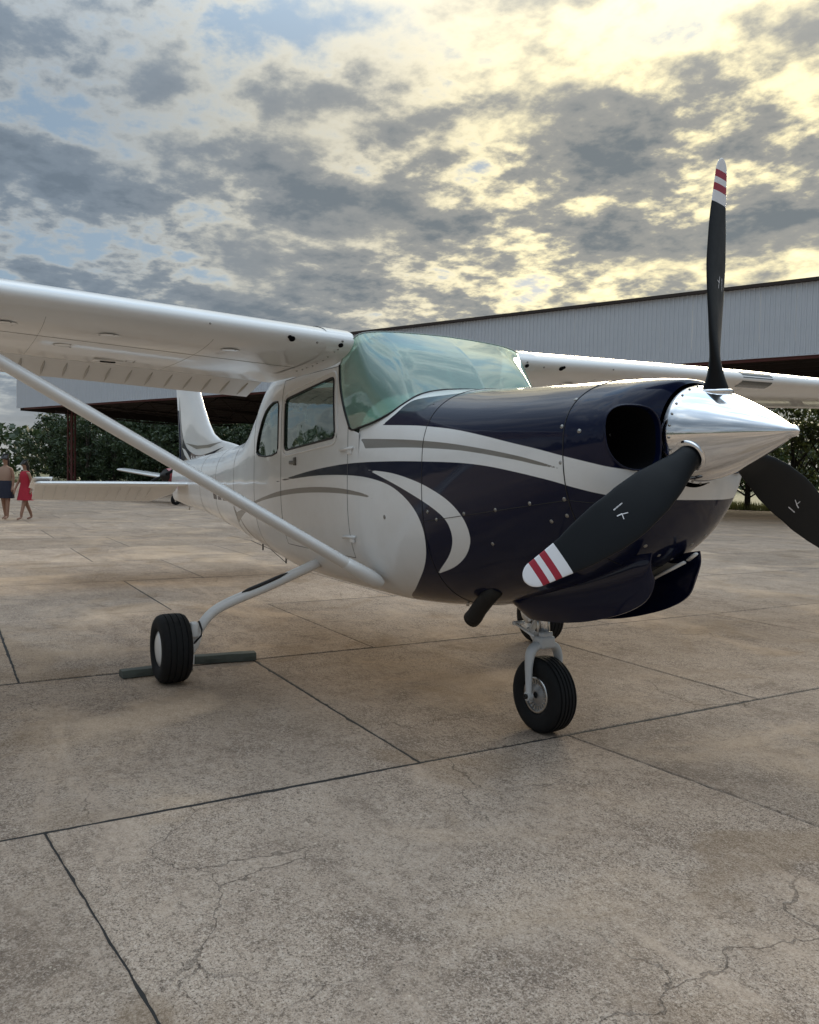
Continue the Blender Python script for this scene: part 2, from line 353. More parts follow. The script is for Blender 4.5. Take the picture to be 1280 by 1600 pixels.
    if joints:
        sp = N.new('ShaderNodeSeparateXYZ'); L.new(geo.outputs['Position'], sp.inputs[0])
        def line(v, period, off):
            a = M('ADD', v, 1000*period-off); a = M('MODULO', a, period); a = M('SUBTRACT', a, period/2); a = M('ABSOLUTE', a, 0); return mr(a, period/2-.02, period/2-.004, 0, 1)
        j = M('MAXIMUM', line(sp.outputs[0], 2.1, .1), line(sp.outputs[1], 2.22, .14)); col = mx(M('MULTIPLY', j, .55), col, (.06, .052, .046))
    L.new(col, b.inputs['Base Color']); b.inputs['Roughness'].default_value = .95; b.inputs['Specular IOR Level'].default_value = .08
    bp = N.new('ShaderNodeBump'); bp.inputs['Strength'].default_value = .8; bp.inputs['Distance'].default_value = .005; L.new(height, bp.inputs['Height']); L.new(bp.outputs[0], b.inputs['Normal'])
    return m
CONC = concrete_mat(False); CONCF = concrete_mat(True)
JOINT = mat('dark_joint_filler', (.02, .018, .016), .95, noise=.5, nscale=20)
GRASSM = mat('dry_grass_ground', (.085, .088, .04), .95, noise=.5, nscale=3)
def disc(name, r, z, m, n=96):
    V = [(0, 0, z)]+[(r*math.cos(2*math.pi*k/n), r*math.sin(2*math.pi*k/n), z) for k in range(n)]
    return mk(name, V, [(0, 1+k, 1+(k+1) % n) for k in range(n)], m, smooth=False)
tag(disc('ground', 900, -.06, GRASSM), kind='structure')
HO = np.array([-52.35, 1.63]); HD = np.array([.917, .399]); HV = np.array([-.399, .917])
def hp(u, v, z=0): q = HO+HD*u+HV*v; return (q[0], q[1], z)
# paved apron: a sheet that ends along the back of the hangar
def apron():
    pts = [hp(-60, 13.5), hp(90, 13.5), hp(90, -95), hp(-60, -95)]
    return mk('apron', [(p[0], p[1], -.014) for p in pts], [(0, 1, 2, 3)], CONCF, smooth=False)
AP = tag(apron(), kind='structure')
def slabs():
    n = 0
    XL, XH, YL, YH = .1-2.1*11, .1+2.1*2, -14, 16
    mk('joint_filler', [(XL, YL, -.0034), (XH, YL, -.0034), (XH, YH, -.0034), (XL, YH, -.0034)], [(0, 1, 2, 3)], JOINT, AP, smooth=False)
    fw = Vector((f_.x, f_.y, 0)).normalized(); rt = Vector((r_.x, r_.y, 0))
    for i in range(-11, 2):
        x0 = .1+2.1*i; x1 = x0+2.1
        if i == -1: off, w = -.735, 2.185
        elif i == 0: off, w = .06, 2.235
        elif i % 2 == 0: off, w = .14, 2.23
        else: off, w = -.735, 2.2
        for j in range(-8, 9):
            y0 = off+w*j; y1 = y0+w
            if y1 <= YL+.1 or y0 >= YH-.1: continue
            y0c, y1c = max(y0, YL), min(y1, YH)
            c = Vector(((x0+x1)/2, (y0+y1)/2, 0)); v = c-CAM_POS; d = v.dot(fw); l = abs(v.dot(rt))
            near = d < 8 and l < .55*d+2.2
            step = .035 if near else .35
            g = .0085; gy = .004
            loop = []
            sk = .21 if i == 0 else 0
            cs = [(x0+g, y0c+gy), (x1-g, y0c+gy+sk), (x1-g, y1c-gy+sk), (x0+g, y1c-gy)]
            for k in range(4):
                a, b = np.array(cs[k]), np.array(cs[(k+1) % 4]); m_ = max(2, int(np.linalg.norm(b-a)/step)); nrm = np.array([-(b-a)[1], (b-a)[0]])/np.linalg.norm(b-a)
                wob = np.cumsum(rng.normal(0, .0005, m_)); wob -= np.linspace(wob[0], wob[-1], m_)
                for q in range(m_):
                    t = q/m_; e = 0 if q == 0 else np.clip(wob[q]+rng.normal(0, .0011)+(rng.random() < .05)*rng.uniform(.002, .008), -.0035, .011)
                    loop.append(a+(b-a)*t+nrm*e)
            loop = np.array(loop); m_ = len(loop); cen = loop.mean(0); zz = float(rng.normal(0, .0011)); zz = max(-.002, min(.002, zz))
            inn = loop+(cen-loop)*np.minimum(.006/np.linalg.norm(loop-cen, axis=1), .02)[:, None]
            V = [(p[0], p[1], zz) for p in inn]+[(p[0], p[1], zz-.004) for p in loop]+[(p[0], p[1], -.0135) for p in loop]
            F = [tuple(range(m_))]
            for a in range(2):
                for k in range(m_): F.append((a*m_+k, (a+1)*m_+k, (a+1)*m_+(k+1) % m_, a*m_+(k+1) % m_))
            mk('concrete_slab', V, F, CONC, AP, smooth=False); n += 1
slabs()

# ------------------------------------------------------------------ the aircraft
PLANE = empty('light_aircraft', (0, 0, 0), 0, 'white and navy high wing propeller aircraft with polished spinner parked on the concrete', 'aircraft')
COLS = ('zt', 'zb', 'zm', 'w', 'nt', 'nb')
def half_section(zt, zb, zm, w, nt, nb, NU):
    t = np.linspace(0, math.pi/2, 240); ct, st = np.cos(t), np.sin(t)
    lo_y = w*np.power(st, 2/nb); lo_z = zm-(zm-zb)*np.power(ct, 2/nb)
    up_y = w*np.power(ct, 2/nt); up_z = zm+(zt-zm)*np.power(st, 2/nt)
    y = np.concatenate([lo_y, up_y[1:]]); z = np.concatenate([lo_z, up_z[1:]])
    s = np.concatenate([[0], np.cumsum(np.hypot(np.diff(y), np.diff(z)))]); q = np.linspace(0, s[-1], NU+1)
    return np.interp(q, s, y), np.interp(q, s, z)
def loft(T, xs, NU):
    """closed rings: starboard (y<0) from bottom to top, then port back down"""
    T = sorted(T); X = np.array([t[0] for t in T]); P = [pchip(X, [t[i+1] for t in T], xs) for i in range(6)]
    rings = []
    for k, x in enumerate(xs):
        y, z = half_section(*[p[k] for p in P], NU)
        ring = np.zeros((2*NU, 3)); ring[:, 0] = x
        ring[:NU+1, 1] = -y; ring[:NU+1, 2] = z; ring[NU+1:, 1] = y[1:NU][::-1]; ring[NU+1:, 2] = z[1:NU][::-1]
        rings.append(ring)
    A = np.array(rings); n, m = A.shape[:2]; V = A.reshape(-1, 3)
    i, j = np.meshgrid(np.arange(n-1), np.arange(m), indexing='ij'); jn = (j+1) % m
    F = np.stack([i*m+j, i*m+jn, (i+1)*m+jn, (i+1)*m+j], -1).reshape(-1, 4)
    if xs[0] < xs[-1]: F = F[:, ::-1]
    return V, F, A
def cut(V, F, poly, axes, cond):
    """remove the faces inside poly (in the plane of axes) and pull the rim onto it"""
    idx = np.where(cond(V))[0]; d, near = sdf(poly, V[idx][:, axes]); ins = np.zeros(len(V), bool); ins[idx[d < 0]] = True
    allin = ins[F].all(1); F = F[~allin]
    V = V.copy(); im = d < 0; V[np.ix_(idx[im], axes)] = near[im]
    return V, F
T_COWL = [(.835, 1.566, 1.172, 1.37, .197, 2, 2), (.82, 1.58, 1.12, 1.37, .275, 2.05, 2), (.795, 1.584, 1.05, 1.365, .345, 2.15, 2.05), (.755, 1.588, .965, 1.355, .402, 2.25, 2.1),
          (.70, 1.591, .90, 1.345, .437, 2.3, 2.15), (.62, 1.594, .845, 1.335, .462, 2.4, 2.25), (.4, 1.601, .74, 1.325, .485, 2.4, 2.4), (.1, 1.612, .645, 1.30, .508, 2.45, 2.5),
          (-.28, 1.632, .565, 1.26, .532, 2.7, 2.8), (-.66, 1.655, .52, 1.25, .545, 3.0, 3), (-.95, 1.66, .505, 1.25, .552, 3.2, 3.1), (-1.1, 1.66, .505, 1.25, .553, 3.2, 3.1)]
T_FUS = [(-.90, 1.985, .507, 1.25, .552, 5.5, 3.1), (-.95, 1.985, .505, 1.25, .553, 5.5, 3.1), (-1.7, 1.985, .50, 1.25, .556, 5.5, 3.1), (-2.2, 1.975, .51, 1.25, .55, 5, 3.1), (-2.5, 1.93, .545, 1.24, .532, 4.2, 3.2),
         (-2.75, 1.79, .58, 1.23, .508, 3.4, 3.3), (-3.0, 1.63, .605, 1.21, .478, 3, 3.3), (-3.25, 1.53, .63, 1.19, .45, 2.8, 3.3), (-3.6, 1.49, .66, 1.17, .41, 2.7, 3.2), (-4.2, 1.45, .705, 1.13, .34, 2.5, 3),
         (-5.2, 1.40, .77, 1.10, .225, 2.3, 2.6), (-6.2, 1.345, .812, 1.08, .12, 2.2, 2.3), (-6.95, 1.28, .86, 1.07, .045, 2, 2)]
POLY_NAVY = []; POLY_WHITE = []; POLY_GREY = []   # filled below: side-view (x,z) outlines of the paint scheme
#LIVERY_BEGIN
def sm(p, n=4): return [tuple(q) for q in spline(p, n)]
top_low = [(-0.692, 1.452), (-0.448, 1.44), (-0.302, 1.43), (-0.059, 1.405), (0.158, 1.37), (0.36, 1.332), (0.49, 1.308), (0.635, 1.277), (0.717, 1.257), (0.78, 1.238), (.9, 1.205)]
top_up = [(-0.692, 1.452), (-0.647, 1.481), (-0.608, 1.513), (-0.590, 1.549), (-0.570, 1.573), (-0.53, 1.583), (-0.468, 1.588), (-0.375, 1.592), (-0.283, 1.598), (-0.211, 1.606), (-0.15, 1.64)]
low_top = [(-2.216, 1.13), (-2.054, 1.152), (-1.88, 1.174), (-1.531, 1.217), (-1.196, 1.247), (-0.983, 1.259), (-0.768, 1.265), (-0.505, 1.267), (-0.261, 1.264), (0.005, 1.257), (0.199, 1.242), (0.386, 1.216), (0.551, 1.188), (0.64, 1.167), (0.73, 1.143), (.80, 1.126), (.9, 1.122)]
low_in = [(-2.216, 1.13), (-1.836, 1.163), (-1.53, 1.184), (-1.292, 1.193), (-1.011, 1.194), (-0.793, 1.183), (-0.595, 1.153), (-0.458, 1.106), (-0.355, 1.043), (-0.300, 0.972), (-0.289, 0.896), (-0.322, 0.81), (-0.408, 0.724), (-0.563, 0.628), (-0.726, 0.56), (-.95, .45)]
cres_out = [(-0.794, 1.224), (-0.549, 1.208), (-0.329, 1.171), (-0.173, 1.127), (-0.065, 1.08), (0.006, 1.022), (0.033, 0.963), (0.022, 0.905), (-0.04, 0.839), (-0.143, 0.781), (-0.287, 0.733)]
cres_in = [(-0.794, 1.224), (-0.680, 1.195), (-0.502, 1.149), (-0.33, 1.098), (-0.198, 1.051), (-0.115, 1.005), (-0.085, 0.952), (-0.096, 0.893), (-0.155, 0.825), (-0.287, 0.733)]
g1a = [(-0.893, 1.388), (-0.641, 1.379), (-0.392, 1.368), (-0.089, 1.345), (0.166, 1.315), (0.361, 1.286), (0.491, 1.261), (0.620, 1.230)]
g1b = [(0.620, 1.230), (0.49, 1.247), (0.361, 1.268), (0.103, 1.301), (-0.084, 1.317), (-0.384, 1.331), (-0.639, 1.335), (-0.831, 1.336)]
g2a = [(-3.10, .915), (-2.727, 0.981), (-2.299, 1.047), (-2.008, 1.087), (-1.637, 1.115), (-1.322, 1.124), (-1.069, 1.119), (-0.844, 1.100), (-0.742, 1.077)]
g2b = [(-0.742, 1.077), (-0.898, 1.087), (-1.131, 1.093), (-1.459, 1.089), (-1.837, 1.069), (-2.251, 1.028), (-2.639, 0.975), (-3.05, 0.88), (-3.33, .80)]
POLY_NAVY = [sm(top_low)+[(.9, 1.8), (-.10, 1.8)]+sm(top_up)[::-1], sm(low_top)+[(.9, .3), (-1.05, .3)]+sm(low_in)[::-1]]
POLY_WHITE = [sm(cres_out)+sm(cres_in)[::-1][1:-1]]
POLY_GREY = [sm(g1a)+sm(g1b)[1:]+[(-.853, 1.362)], sm(g2a)+sm(g2b)[1:]+[(-3.42, .945), (-3.30, .885)],
             sm([(-3.24, .90), (-3.19, .83), (-3.10, .755), (-3.0, .70), (-2.9, .665)])+sm([(-2.98, .675), (-3.12, .73), (-3.21, .80)])]
for k in range(5): POLY_NAVY.append([(-4.30+k*.215, 1.13-k*.022), (-4.13+k*.215, 1.113-k*.022), (-4.10+k*.215, .96), (-4.27+k*.215, .96)])
#LIVERY_END
def livery(V):
    P = V[:, [0, 2]].astype(float); nv = np.full(len(V), 1.0); gr = np.full(len(V), 1.0)
    side = V[:, 0] > -4.6
    for p in POLY_NAVY: nv = np.minimum(nv, sdf(p, P)[0])
    for p in POLY_WHITE: nv = np.maximum(nv, -sdf(p, P)[0])
    for p in POLY_GREY: gr = np.minimum(gr, sdf(p, P)[0])
    return {'navy': nv, 'grey': gr}
def seam(pts, name, parent, r=.0016, m=None):
    return MB().tube(pts, r, 5, caps=False).build(name, m or BLACK, parent)

NU = 170
# nose bowl and cowling
V, F, A1 = loft(T_COWL, np.concatenate([np.linspace(.835, .74, 26), np.linspace(.733, .62, 18)]), NU)
INLET = []
for k in range(48):
    a_ = 2*math.pi*k/48; ca, sa = math.cos(a_), math.sin(a_); n_ = 2.35 if ca < 0 else 3.2
    INLET.append((-.288+(.105)*math.copysign(abs(ca)**(2/n_), ca)+.018*sa*(-1), 1.35+.119*math.copysign(abs(sa)**(2/n_), sa)))
for sgn in (1, -1):
    V, F = cut(V, F, [(p[0]*sgn, p[1]) for p in INLET], [1, 2], lambda v: v[:, 0] > .66)
nose = mk('nose_bowl', V, F, LIV, PLANE, attrs=livery(V))
V, F, A2 = loft(T_COWL, np.linspace(.62, -.28, 118), NU)
cowl = mk('cowling', V, F, LIV, PLANE, attrs=livery(V))
def ring_pts(T, x, off=.0005, j0=0, j1=None):
    _, _, A = loft(T, np.array([x, x-.01]), NU); r = A[0]; c = r.mean(0); d = r-c; d /= np.linalg.norm(d, axis=1)[:, None]
    return (r+d*off)[j0:j1]
seam(np.vstack([ring_pts(T_COWL, .62), ring_pts(T_COWL, .62)[:1]]), 'panel_seam', PLANE, .0022)
seam(ring_pts(T_COWL, -.28), 'panel_seam', PLANE, .0018)
# inlet ducts (lip, then a dark tunnel back to the cylinders)
for sgn in (1, -1):
    xs0 = []
    P2 = [(p[0]*sgn, p[1]) for p in INLET]; c = np.mean(P2, 0)
    def surf_x(y, z):
        best = None
        for k in range(A1.shape[0]):
            pass
        return best
    Vc = V
    # x of the bowl surface at the outline: nearest bowl vertex in (y,z)
    nbv = A1.reshape(-1, 3); lip = []
    for (y, z) in P2:
        d = (nbv[:, 1]-y)**2+(nbv[:, 2]-z)**2+np.where(nbv[:, 0] < .64, 9, 0); lip.append(nbv[np.argmin(d), 0])
    lip = np.convolve(np.concatenate([lip[-2:], lip, lip[:2]]), np.ones(5)/5, 'valid')
    n = len(P2); rings = []
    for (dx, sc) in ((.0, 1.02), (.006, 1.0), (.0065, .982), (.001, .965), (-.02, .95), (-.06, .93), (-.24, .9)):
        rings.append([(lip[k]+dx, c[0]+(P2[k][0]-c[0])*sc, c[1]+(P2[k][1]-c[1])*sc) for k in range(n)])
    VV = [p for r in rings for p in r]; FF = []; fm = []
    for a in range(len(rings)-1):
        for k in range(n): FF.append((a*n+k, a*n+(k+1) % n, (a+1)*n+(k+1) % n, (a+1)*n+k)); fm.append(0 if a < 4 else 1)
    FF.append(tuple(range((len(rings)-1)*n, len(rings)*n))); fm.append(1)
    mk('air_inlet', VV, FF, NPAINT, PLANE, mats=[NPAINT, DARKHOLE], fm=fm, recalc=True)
    for q in range(6): MB().box((.56, -.285*sgn, 1.27+q*.03), (.06, .13, .006)).build('cooling_fin', DARKMET, PLANE, smooth=False)
    for q in (-.05, 0.0, .05): MB().lathe([(0, .0001), (.002, .006), (.006, .006), (.006, .0001)], (.60, -.27*sgn*1.0+q*sgn*1.2, 1.37), (1, 0, 0), 8).build('baffle_screw', SCREW, PLANE)
    pass
# spinner
sp = [(0, .186)]; RB = .186; SL = .425
for k in range(1, 41):
    t = k/40; r = RB*(1-t**1.42)**.96
    if k >= 37: r = .0222*math.sqrt(max(0, 1-((t-.922)/.078)**2))
    sp.append((t*SL, r))
sp[-1] = (SL, 0.0002)
b = MB().lathe([(-.02, .02), (-.02, .183), (-.004, RB)]+sp, (.84, 0, 1.37), (1, 0, 0.0), 96)
spin = b.build('spinner', CHROME, PLANE)
b = MB().lathe([(-.07, .12), (-.012, .172), (-.012, .02)], (.835, 0, 1.37), (1, 0, 0), 48); b.build('spinner_backplate', DARKHOLE, PLANE)
b = MB()
for k in range(26):
    a = 2*math.pi*(k+.4)/26; p = Vector((.871, math.cos(a)*.1835, 1.37+math.sin(a)*.1835)); n = Vector((.1, math.cos(a), math.sin(a)))
    s_ = MB().lathe([(-.002, .0046), (.0015, .0043), (.0022, .003), (.0023, .0001)], p, n, 10)
    s_.build('spinner_screw', SCREW, spin) if k < 26 else None
# propeller: three scimitar blades
def blade_mesh():
    rs = np.concatenate([np.linspace(.12, .8, 40), [.833, .8331, .875, .8751, .902, .9021, .925, .9251, .952, .9521], np.linspace(.962, .9995, 14)])
    n = 28; V = []; F = []; fm = []
    for r in rs:
        ch = np.interp(r, [.12, .17, .21, .28, .38, .5, .62, .74, .84, .93, 1.0], [.094, .094, .104, .136, .172, .188, .183, .154, .118, .094, .076])
        th = np.interp(r, [.12, .17, .21, .28, .38, .5, .7, .9, 1.0], [.094, .09, .07, .046, .031, .023, .015, .009, .006])
        if r > .95: q = (r-.95)/.05; ch *= math.sqrt(max(.0, 1-q**2.2)) if q < .999 else .03
        ch = max(ch, .004)
        sw = np.interp(r, [.12, .3, .55, .8, 1.0], [0, .012, .014, -.002, -.030]); be = R(np.interp(r, [.12, .2, .35, .6, 1.0], [36, 36, 27, 19, 13]))
        rnd = np.interp(r, [.17, .27], [1, 0])
        for k in range(n):
            a = 2*math.pi*k/n; x = .5*math.cos(a); y = .5*math.sin(a)
            prof = (y*(1-.55*(x*2)*1)*(1 if rnd else 1)) if True else y
            yy = y*rnd+(1-rnd)*(y*(.72+.5*x)+.0)
            c_ = x*ch+sw; t_ = yy*th
            # chord axis (leading edge) = -Y turned toward +X by the pitch; thickness axis is normal to it
            V.append((t_*math.cos(be)+c_*math.sin(be), -c_*math.cos(be)+t_*math.sin(be), r))
    m = len(rs)
    for i in range(m-1):
        mid = (rs[i]+rs[i+1])/2
        if mid < .833: mi = 0
        elif mid < .875: mi = 1
        elif mid < .902: mi = 2
        elif mid < .925: mi = 1
        elif mid < .952: mi = 2
        else: mi = 1
        for k in range(n): F.append((i*n+k, i*n+(k+1) % n, (i+1)*n+(k+1) % n, (i+1)*n+k)); fm.append(mi)
    F.append(tuple((m-1)*n+k for k in range(n))); fm.append(1)
    return V, F, fm
BV, BF, BFM = blade_mesh()
HUB = Vector((.925, 0, 1.37)); blade_me = None
def blade_pt(r, c):
    """point just proud of the forward face of a blade at radius r, chord offset c"""
    be = R(np.interp(r, [.12, .2, .35, .6, 1.0], [36, 36, 27, 19, 13])); th = np.interp(r, [.12, .17, .21, .28, .38, .5, .7, .9, 1.0], [.094, .09, .07, .046, .031, .023, .015, .009, .006])
    t_ = .5*th*.78+.0012
    return (t_*math.cos(be)+c*math.sin(be), -c*math.cos(be)+t_*math.sin(be), r)
def strip(p0, p1, w):
    (r0, c0), (r1, c1) = p0, p1; d = Vector((r1-r0, c1-c0)); d.normalize(); nn = Vector((-d.y, d.x))*w/2
    return [blade_pt(r0+nn.x, c0+nn.y), blade_pt(r1+nn.x, c1+nn.y), blade_pt(r1-nn.x, c1-nn.y), blade_pt(r0-nn.x, c0-nn.y)]
for k in range(3):
    if blade_me is None:
        bl = mk('propeller_blade', BV, BF, PROP, PLANE, mats=[PROP, PWHITE, PRED], fm=BFM, recalc=True); blade_me = bl.data
    else:
        bl = bpy.data.objects.new('propeller_blade', blade_me); C.objects.link(bl); bl.parent = PLANE
    bl.location = HUB; bl.rotation_euler = (R(120*k+1.9), 0, 0)
    b = MB().lathe([(0, .058), (.004, .0625), (.014, .0625), (.017, .056)], (0, 0, .145), (0, 0, 1), 32); b.build('blade_collar', CHROME, bl)
    b = MB()   # maker's mark: a short line of print over a tiny bird-like flash
    def quad(p0, p1, w): q = strip(p0, p1, w); b.add(q, [(0, 1, 2, 3)])
    for q in range(9): quad((.522+q*.0052, -.024), (.5258+q*.0052, -.024), .0046 if q % 3 else .0034)
    quad((.571, -.001), (.548, .004), .004); quad((.552, .004), (.526, .014), .003); quad((.549, .003), (.555, .022), .0034)
    b.build('maker_mark', PWHITE, bl, smooth=False, recalc=False)
# ------------------------------------------------------------------ fuselage
xs = np.concatenate([np.arange(-.90, -2.6, -.0085), np.arange(-2.6, -4.3, -.016), np.linspace(-4.3, -6.95, 50)])
V, F, A3 = loft(T_FUS, xs, NU)
# forward lower body under the windshield
V0, F0, A0 = loft(T_COWL, np.linspace(-.28, -.92, 76), NU)
fore = mk('forward_fuselage', V0, F0, LIV, PLANE, attrs=livery(V0))
def both(v): return np.abs(v[:, 1]) > .3
QUARTER = [(-.6, 1.425), (-.96, 1.432), (-.995, 1.443), (-1.14, 1.80), (-1.06, 1.90), (-.99, 1.955), (-.6, 1.96)]
V, F = cut(V, F, QUARTER, [0, 2], lambda v: np.abs(v[:, 1]) > .2)
V, F = cut(V, F, [(-.6, -.7), (-.6, .7), (-.955, .7), (-.955, -.7)], [0, 1], lambda v: v[:, 2] > 1.43)
DOORWIN = rounded([(-1.957, 1.672), (-1.235, 1.748), (-1.195, 1.405), (-1.957, 1.345)], .045)
REARWIN = [tuple(p) for p in spline([(-2.567, 1.345), (-2.522, 1.452), (-2.429, 1.564), (-2.335, 1.628), (-2.2, 1.668), (-2.105, 1.668)], 5)]+[(-2.083, 1.64), (-2.078, 1.5), (-2.081, 1.365), (-2.10, 1.335), (-2.2, 1.318), (-2.345, 1.312), (-2.5, 1.322)]
BACKWIN = rounded([(-2.60, -.36), (-2.60, .36), (-3.06, .30), (-3.06, -.30)], .08)
V, F = cut(V, F, DOORWIN, [0, 2], both); V, F = cut(V, F, REARWIN, [0, 2], both)
V, F = cut(V, F, BACKWIN, [0, 1], lambda v: v[:, 2] > 1.45)
# the doors are panels of their own, bounded by grid lines of the skin
m2 = 2*NU; fi = F.min(1)//m2
col_x = xs; i0 = int(np.argmin(np.abs(xs+1.03))); i1 = int(np.argmin(np.abs(xs+2.02)))
jlo = int(np.argmin(np.abs(A3[i0+60][:NU, 2]-.74))); jhi = int(np.argmin(np.abs(A3[i0+60][:NU, 2]-1.80)))
Fi = F//m2; Fj = F % m2
inx = (Fi.min(1) >= i0) & (Fi.max(1) <= i1)
stb = inx & (Fj.min(1) >= jlo) & (Fj.max(1) <= jhi); prt = inx & (Fj.min(1) >= m2-jhi) & (Fj.max(1) <= m2-jlo)
att = livery(V)
def sub(Fs, name, parent):
    u, inv = np.unique(Fs, return_inverse=True)
    return mk(name, V[u], inv.reshape(Fs.shape), LIV, parent, attrs={k: v[u] for k, v in att.items()})
fus = sub(F[~stb & ~prt], 'fuselage', PLANE)
doors = [sub(F[stb], 'door', PLANE), sub(F[prt], 'door', PLANE)]
def side_y(x, z):
    """half width of the fuselage at x and height z"""
    i = int(np.argmin(np.abs(xs-x))); r = A3[i][:NU+1]; return float(np.interp(z, r[:, 2], -r[:, 1]))
def on_side(poly, sgn, off=0.0): return [(x, sgn*(side_y(x, z)+off), z) for x, z in poly]
def pane(poly, sgn, name, parent, m, off=-.006):
    """a glass sheet that follows the skin: concentric rings of the outline"""
    P = np.array(poly); c = P.mean(0); n = len(P); VV = []; FF = []
    ks = [1.0, .8, .6, .4, .2]
    for k in ks: VV += on_side([tuple(c+(p-c)*k) for p in P], sgn, off)
    VV += on_side([tuple(c)], sgn, off)
    for a in range(len(ks)-1):
        for k in range(n): FF.append((a*n+k, a*n+(k+1) % n, (a+1)*n+(k+1) % n, (a+1)*n+k))
    a = (len(ks)-1)*n
    for k in range(n): FF.append((a+k, a+(k+1) % n, len(VV)-1))
    return mk(name, VV, FF, m, parent, recalc=True)
def offset_poly(poly, d):
    P = np.array(poly); n = len(P); c = P.mean(0); out = []
    for i in range(n):
        t = P[(i+1) % n]-P[i-1]; nr = np.array([t[1], -t[0]])/max(1e-9, np.linalg.norm(t))
        if nr@(P[i]-c) < 0: nr = -nr
        out.append(tuple(P[i]+nr*d))
    return out
def dense(poly, step=.03):
    out = []
    for a, b in zip(poly, poly[1:]+poly[:1]):
        a, b = np.array(a), np.array(b); k = max(1, int(np.linalg.norm(b-a)/step)); out += [tuple(a+(b-a)*q/k) for q in range(k)]
    return out
for sgn, door in ((-1, doors[0]), (1, doors[1])):
    pane(dense(DOORWIN), sgn, 'window_pane', door, GLASS)
    MB().tube(on_side(dense(DOORWIN), sgn, .0005), .0065, 8, closed=True).build('window_seal', BLACK, door)
    MB().tube(on_side(dense(offset_poly(DOORWIN, .036)), sgn, -.001), .0075, 8, closed=True).build('window_frame', WPAINT, door)
    pane(dense(REARWIN), sgn, 'rear_side_window', PLANE, GLASS)
    MB().tube(on_side(dense(REARWIN), sgn, .0005), .006, 8, closed=True).build('window_seal', BLACK, PLANE)
    # door gap
    gp = []
    ra = [(xs[i0], *A3[i0][j][1:]) for j in range(jlo, jhi)]; rb = [(xs[i1], *A3[i1][j][1:]) for j in range(jhi, jlo, -1)]
    top = [A3[i][jhi] for i in range(i0, i1, 4)]; bot = [A3[i][jlo] for i in range(i1, i0, -4)]
    gp = [(p[0], p[1]*(1 if sgn < 0 else -1), p[2]) for p in ra[::4]+top+rb[::4]+bot]
    MB().tube(gp, .002, 5, closed=True).build('door_seal', mat('door_gap_grey', (.12, .115, .11), .7), PLANE)
    # handle: recessed plate with a paddle
    b = MB(); y = side_y(-1.80, 1.27)
    b.box((-1.815, sgn*(y+.004), 1.268), (.085, .012, .022), bev=.003); b.box((-1.765, sgn*(y+.007), 1.275), (.022, .016, .05), bev=.004); b.build('handle', mat('worn_handle_metal', (.16, .15, .13), .45, .8), door)
    for z in (1.335, .855):
        b = MB(); y = side_y(-1.03, z); b.tube([(-1.11, sgn*(y+.008), z-.004), (-.96, sgn*(y+.008), z+.006)], .0085, 8); b.box((-1.0, sgn*(y+.003), z-.012), (.05, .012, .03), bev=.004); b.build('hinge', WPAINT, PLANE)
BW = dense(BACKWIN, .05)
def roof_z(x, y):
    i = int(np.argmin(np.abs(xs-x))); r = A3[i][:NU+1]; k = r[:, 2] > 1.2; yy = -r[k][:, 1][::-1]; zz = r[k][:, 2][::-1]; return float(np.interp(abs(y), yy, zz))
P = np.array(BW); c = P.mean(0); n = len(P); VV = []; FF = []
for k in (1, .75, .5, .25): VV += [(q[0], q[1], roof_z(q[0], q[1])-.004) for q in c+(P-c)*k]
for a in range(3):
    for k in range(n): FF.append((a*n+k, a*n+(k+1) % n, (a+1)*n+(k+1) % n, (a+1)*n+k))
FF.append(tuple(range(3*n, 4*n))); mk('rear_window', VV, FF, GLASS, PLANE, recalc=True)
MB().tube([(q[0], q[1], roof_z(q[0], q[1])) for q in P], .006, 6, closed=True).build('window_seal', BLACK, PLANE)
# windshield: a bent sheet between its base on the scuttle and the roof line
base_h = [(-.545, 0, 1.653), (-.57, -.12, 1.651), (-.59, -.23, 1.642), (-.600, -.31, 1.626), (-.603, -.37, 1.606), (-.605, -.42, 1.578), (-.625, -.458, 1.548), (-.67, -.497, 1.509), (-.78, -.53, 1.470), (-.89, -.545, 1.449), (-.965, -.552, 1.437), (-1.0, -.555, 1.443)]
top_h = [(-.925, 0, 1.985), (-.93, -.12, 1.984), (-.935, -.24, 1.981), (-.94, -.34, 1.977), (-.947, -.43, 1.97), (-.955, -.50, 1.958), (-.965, -.535, 1.945), (-.985, -.552, 1.925), (-1.01, -.556, 1.905), (-1.045, -.557, 1.88), (-1.09, -.557, 1.85), (-1.14, -.556, 1.80)]
bs = spline(base_h, 3); ts = spline(top_h, 3)
def arclen(P): d = np.concatenate([[0], np.cumsum(np.linalg.norm(np.diff(P, axis=0), axis=1))]); return d/d[-1]
NW = 48; q = np.linspace(0, 1, NW+1); ab = arclen(bs); at_ = arclen(ts)
bq = np.stack([np.interp(q, ab, bs[:, i]) for i in range(3)], 1); tq = np.stack([np.interp(q, at_, ts[:, i]) for i in range(3)], 1)
full_b = np.vstack([bq[::-1], (bq*[1, -1, 1])[1:]]); full_t = np.vstack([tq[::-1], (tq*[1, -1, 1])[1:]])
VV = []; NR = 20
for k in range(NR+1):
    t = k/NR; p = full_b*(1-t)+full_t*t
    bulge = math.sin(math.pi*t)*.028; wq = np.abs(full_b[:, 1])/.55
    p = p+np.stack([bulge*(1-wq**10)*(1+.9*wq**3), np.sign(p[:, 1])*.016*math.sin(math.pi*t)*wq**3, bulge*.5*(1-wq**4)], 1); VV += p.tolist()
m_ = len(full_b); FF = [(a*m_+k, a*m_+k+1, (a+1)*m_+k+1, (a+1)*m_+k) for a in range(NR) for k in range(m_-1)]
ws = mk('windshield', VV, FF, WSGLASS, PLANE, recalc=True)
MB().tube(full_b.tolist(), .006, 6).build('windshield_seal', BLACK, PLANE)
